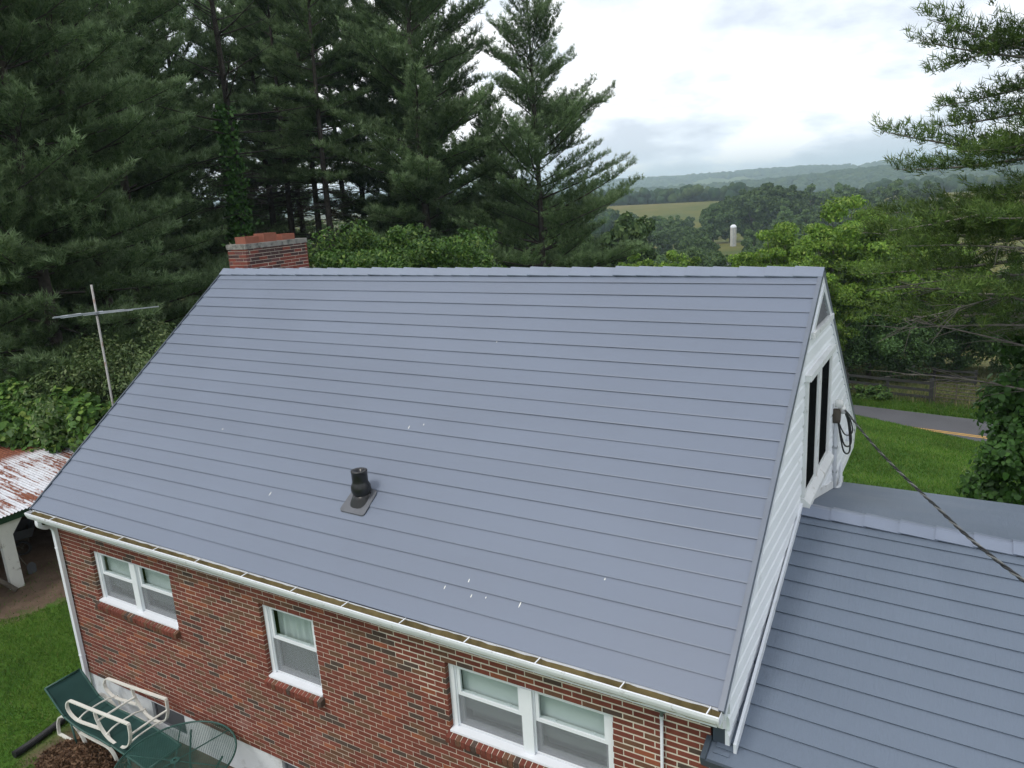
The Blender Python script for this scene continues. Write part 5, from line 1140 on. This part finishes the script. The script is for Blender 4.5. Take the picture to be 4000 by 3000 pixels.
# wooded hills: a ridge surface with crowns standing on it
def hill(name, crest, depth, base, seed, ntree, tsize, label):
    g_ = np.random.default_rng(seed); C = np.array(crest, float); m_ = 90; t = np.linspace(0, 1, m_); u_ = np.linspace(0, 1, len(C))
    cx, cyy, cz = (np.interp(t, u_, C[:, i]) for i in range(3)); nn = 26; s = np.linspace(-1, 1, nn); V = []
    prof = np.cos(s * math.pi / 2) ** 1.3
    rough_ = g_.normal(0, 1, (m_, nn)); 
    for k_ in range(2): rough_ = (rough_ + np.roll(rough_, 1, 0) + np.roll(rough_, -1, 0) + np.roll(rough_, 1, 1) + np.roll(rough_, -1, 1)) / 5
    X_ = cx[:, None] + 0 * s[None]; Y_ = cyy[:, None] + s[None] * depth; Z_ = base + (cz[:, None] - base - tsize * .5) * prof[None] + rough_ * tsize * .9 * prof[None]
    idx = np.arange(m_ * nn).reshape(m_, nn); F = np.stack([idx[:-1, :-1], idx[1:, :-1], idx[1:, 1:], idx[:-1, 1:]], -1).reshape(-1, 4)
    o = obj(name, np_mesh(name, np.stack([X_, Y_, Z_], -1).reshape(-1, 3), F, HILLM, True)); tag(o, kind='structure')
    # crowns
    ti = g_.uniform(0, 1, ntree); si = -np.abs(g_.uniform(-.12, .85, ntree)) * np.sign(g_.uniform(-.08, 1, ntree)); x = np.interp(ti, t, cx); y = np.interp(ti, t, cyy) + si * depth; zc = np.interp(ti, t, cz); z = base + (zc - base - tsize * .5) * np.cos(si * math.pi / 2) ** 1.3
    clear = np.sin(x * .008 + seed) * np.cos(y * .006 + seed * 2) > .55; x, y, z = x[~clear], y[~clear], z[~clear]
    ico_v, ico_f = ICO; n = len(x); sc3 = tsize * g_.uniform(.45, .85, (n, 1, 1)); rot = g_.uniform(0, 6.28, n); jit = 1 + g_.normal(0, .16, (n, len(ico_v), 1))
    vv = ico_v[None] * jit * sc3 * np.array([1, 1, .8]); vv = vv + np.stack([x, y, z + tsize * .25], 1)[:, None]
    ff = (ico_f[None] + (np.arange(n) * len(ico_v))[:, None, None]).reshape(-1, 3)
    w_ = obj('woodland', np_mesh('woodland', vv.reshape(-1, 3), ff, MT['wood_far'], False)); tag(w_, label, 'woodland', kind='stuff')
import bmesh
bm = bmesh.new(); bmesh.ops.create_icosphere(bm, subdivisions=2, radius=1.0); bm.verts.ensure_lookup_table()
ICO = (np.array([v_.co[:] for v_ in bm.verts]), np.array([[v_.index for v_ in f.verts] for f in bm.faces])); bm.free()
M_ = Mat('far_meadow', .95, .1); nn = M_.noise(M_.pos(), .003, 4); M_.color(M_.ramp(nn, [(.35, (.045, .075, .022)), (.5, (.075, .105, .028)), (.62, (.15, .17, .05))])); HILLM = M_.m
M_ = Mat('far_woodland', .95, .1); g2 = M_.node('ShaderNodeNewGeometry'); nn = M_.noise(M_.pos(), .35, 4, .7); big = M_.noise(M_.pos(), .004, 3)
c1 = M_.ramp(g2.outputs['Random Per Island'], [(0, (.022, .052, .026)), (.6, (.040, .078, .032)), (1, (.080, .115, .035))]); c1 = M_.mix(M_.rng(nn, .3, .7, .0, .75), c1, (.015, .030, .012)); M_.color(c1); M_.bump(nn, .9, 1.5); MT['wood_far'] = M_.m
hill('hill', [(-900, 1750, -4), (-478, 1934, 0), (-392, 1953, 1), (-254, 1977, 11), (-148, 1988, 15), (-23, 1994, 27), (94, 1992, 30), (400, 1950, 36), (800, 1850, 30)], 420, -34, 3, 2600, 13, 'dark wooded hillside in the middle distance beyond the valley')
hill('hill', [(-4200, 2400, 40), (-2900, 2800, 48), (-1900, 3150, 38), (-1503, 3261, 34), (-1397, 3308, 34), (-1132, 3408, 32), (-869, 3485, 37), (-766, 3510, 39), (-564, 3548, 40), (-369, 3574, 37), (-182, 3589, 39), (79, 3594, 45), (700, 3550, 60), (1500, 3400, 50)], 800, -38, 5, 3600, 22, 'long blue wooded ridge running below the skyline')
hill('hill', [(-5097, 4214, 43), (-3261, 5234, 50), (-2021, 5767, 36), (-1751, 5856, 42), (-1396, 5951, 44), (-633, 6080, 59), (-318, 6105, 84), (-121, 6113, 87), (130, 6113, 59), (819, 6050, 77), (1771, 5914, 63)], 700, -40, 7, 1400, 27, 'pale far mountain woods on the horizon')
# nearer light woods at the valley head
def wood(n, x0, x1, y0, y1, size, seed, label):
    g_ = np.random.default_rng(seed); x = g_.uniform(x0, x1, n); y = g_.uniform(y0, y1, n); z = T(x, y); ico_v, ico_f = ICO
    k_ = 5; x, y, z = np.repeat(x, k_), np.repeat(y, k_), np.repeat(z, k_); n *= k_
    vv = ico_v[None] * (1 + g_.normal(0, .2, (n, len(ico_v), 1))) * size * g_.uniform(.3, .62, (n, 1, 1)); vv = vv + np.stack([x + g_.normal(0, size * .4, n), y + g_.normal(0, size * .4, n), z + size * g_.uniform(.3, 1.15, n)], 1)[:, None]
    o = obj('woodland', np_mesh('woodland', vv.reshape(-1, 3), (ico_f[None] + (np.arange(n) * len(ico_v))[:, None, None]).reshape(-1, 3), MT['wood_far'])); tag(o, label, 'woodland', kind='stuff')
wood(130, -420, -150, 640, 800, 9, 4, 'light green belt of trees along the top of the hay field')
wood(150, -90, 160, 820, 1040, 11, 6, 'light green wood on the slope below the dark hillside')
wood(60, -260, -160, 300, 420, 9, 9, 'bushy wood beside the hay field behind the lone pine')

# ------------------------------------------------------------------ haze
HZ = bpy.data.materials.new('haze_air'); HZ.use_nodes = True; hn = HZ.node_tree.nodes; hn.clear(); ho = hn.new('ShaderNodeOutputMaterial'); hv = hn.new('ShaderNodeVolumePrincipled')
hv.inputs['Color'].default_value = (.70, .87, 1.0, 1); hv.inputs['Density'].default_value = .00023; hv.inputs['Anisotropy'].default_value = .2
HZ.node_tree.links.new(hv.outputs[0], ho.inputs['Volume'])
q = MB(); q.box(-7500, 7500, -7500, 7500, -62, 135); tag(q.build('haze', HZ), kind='stuff')
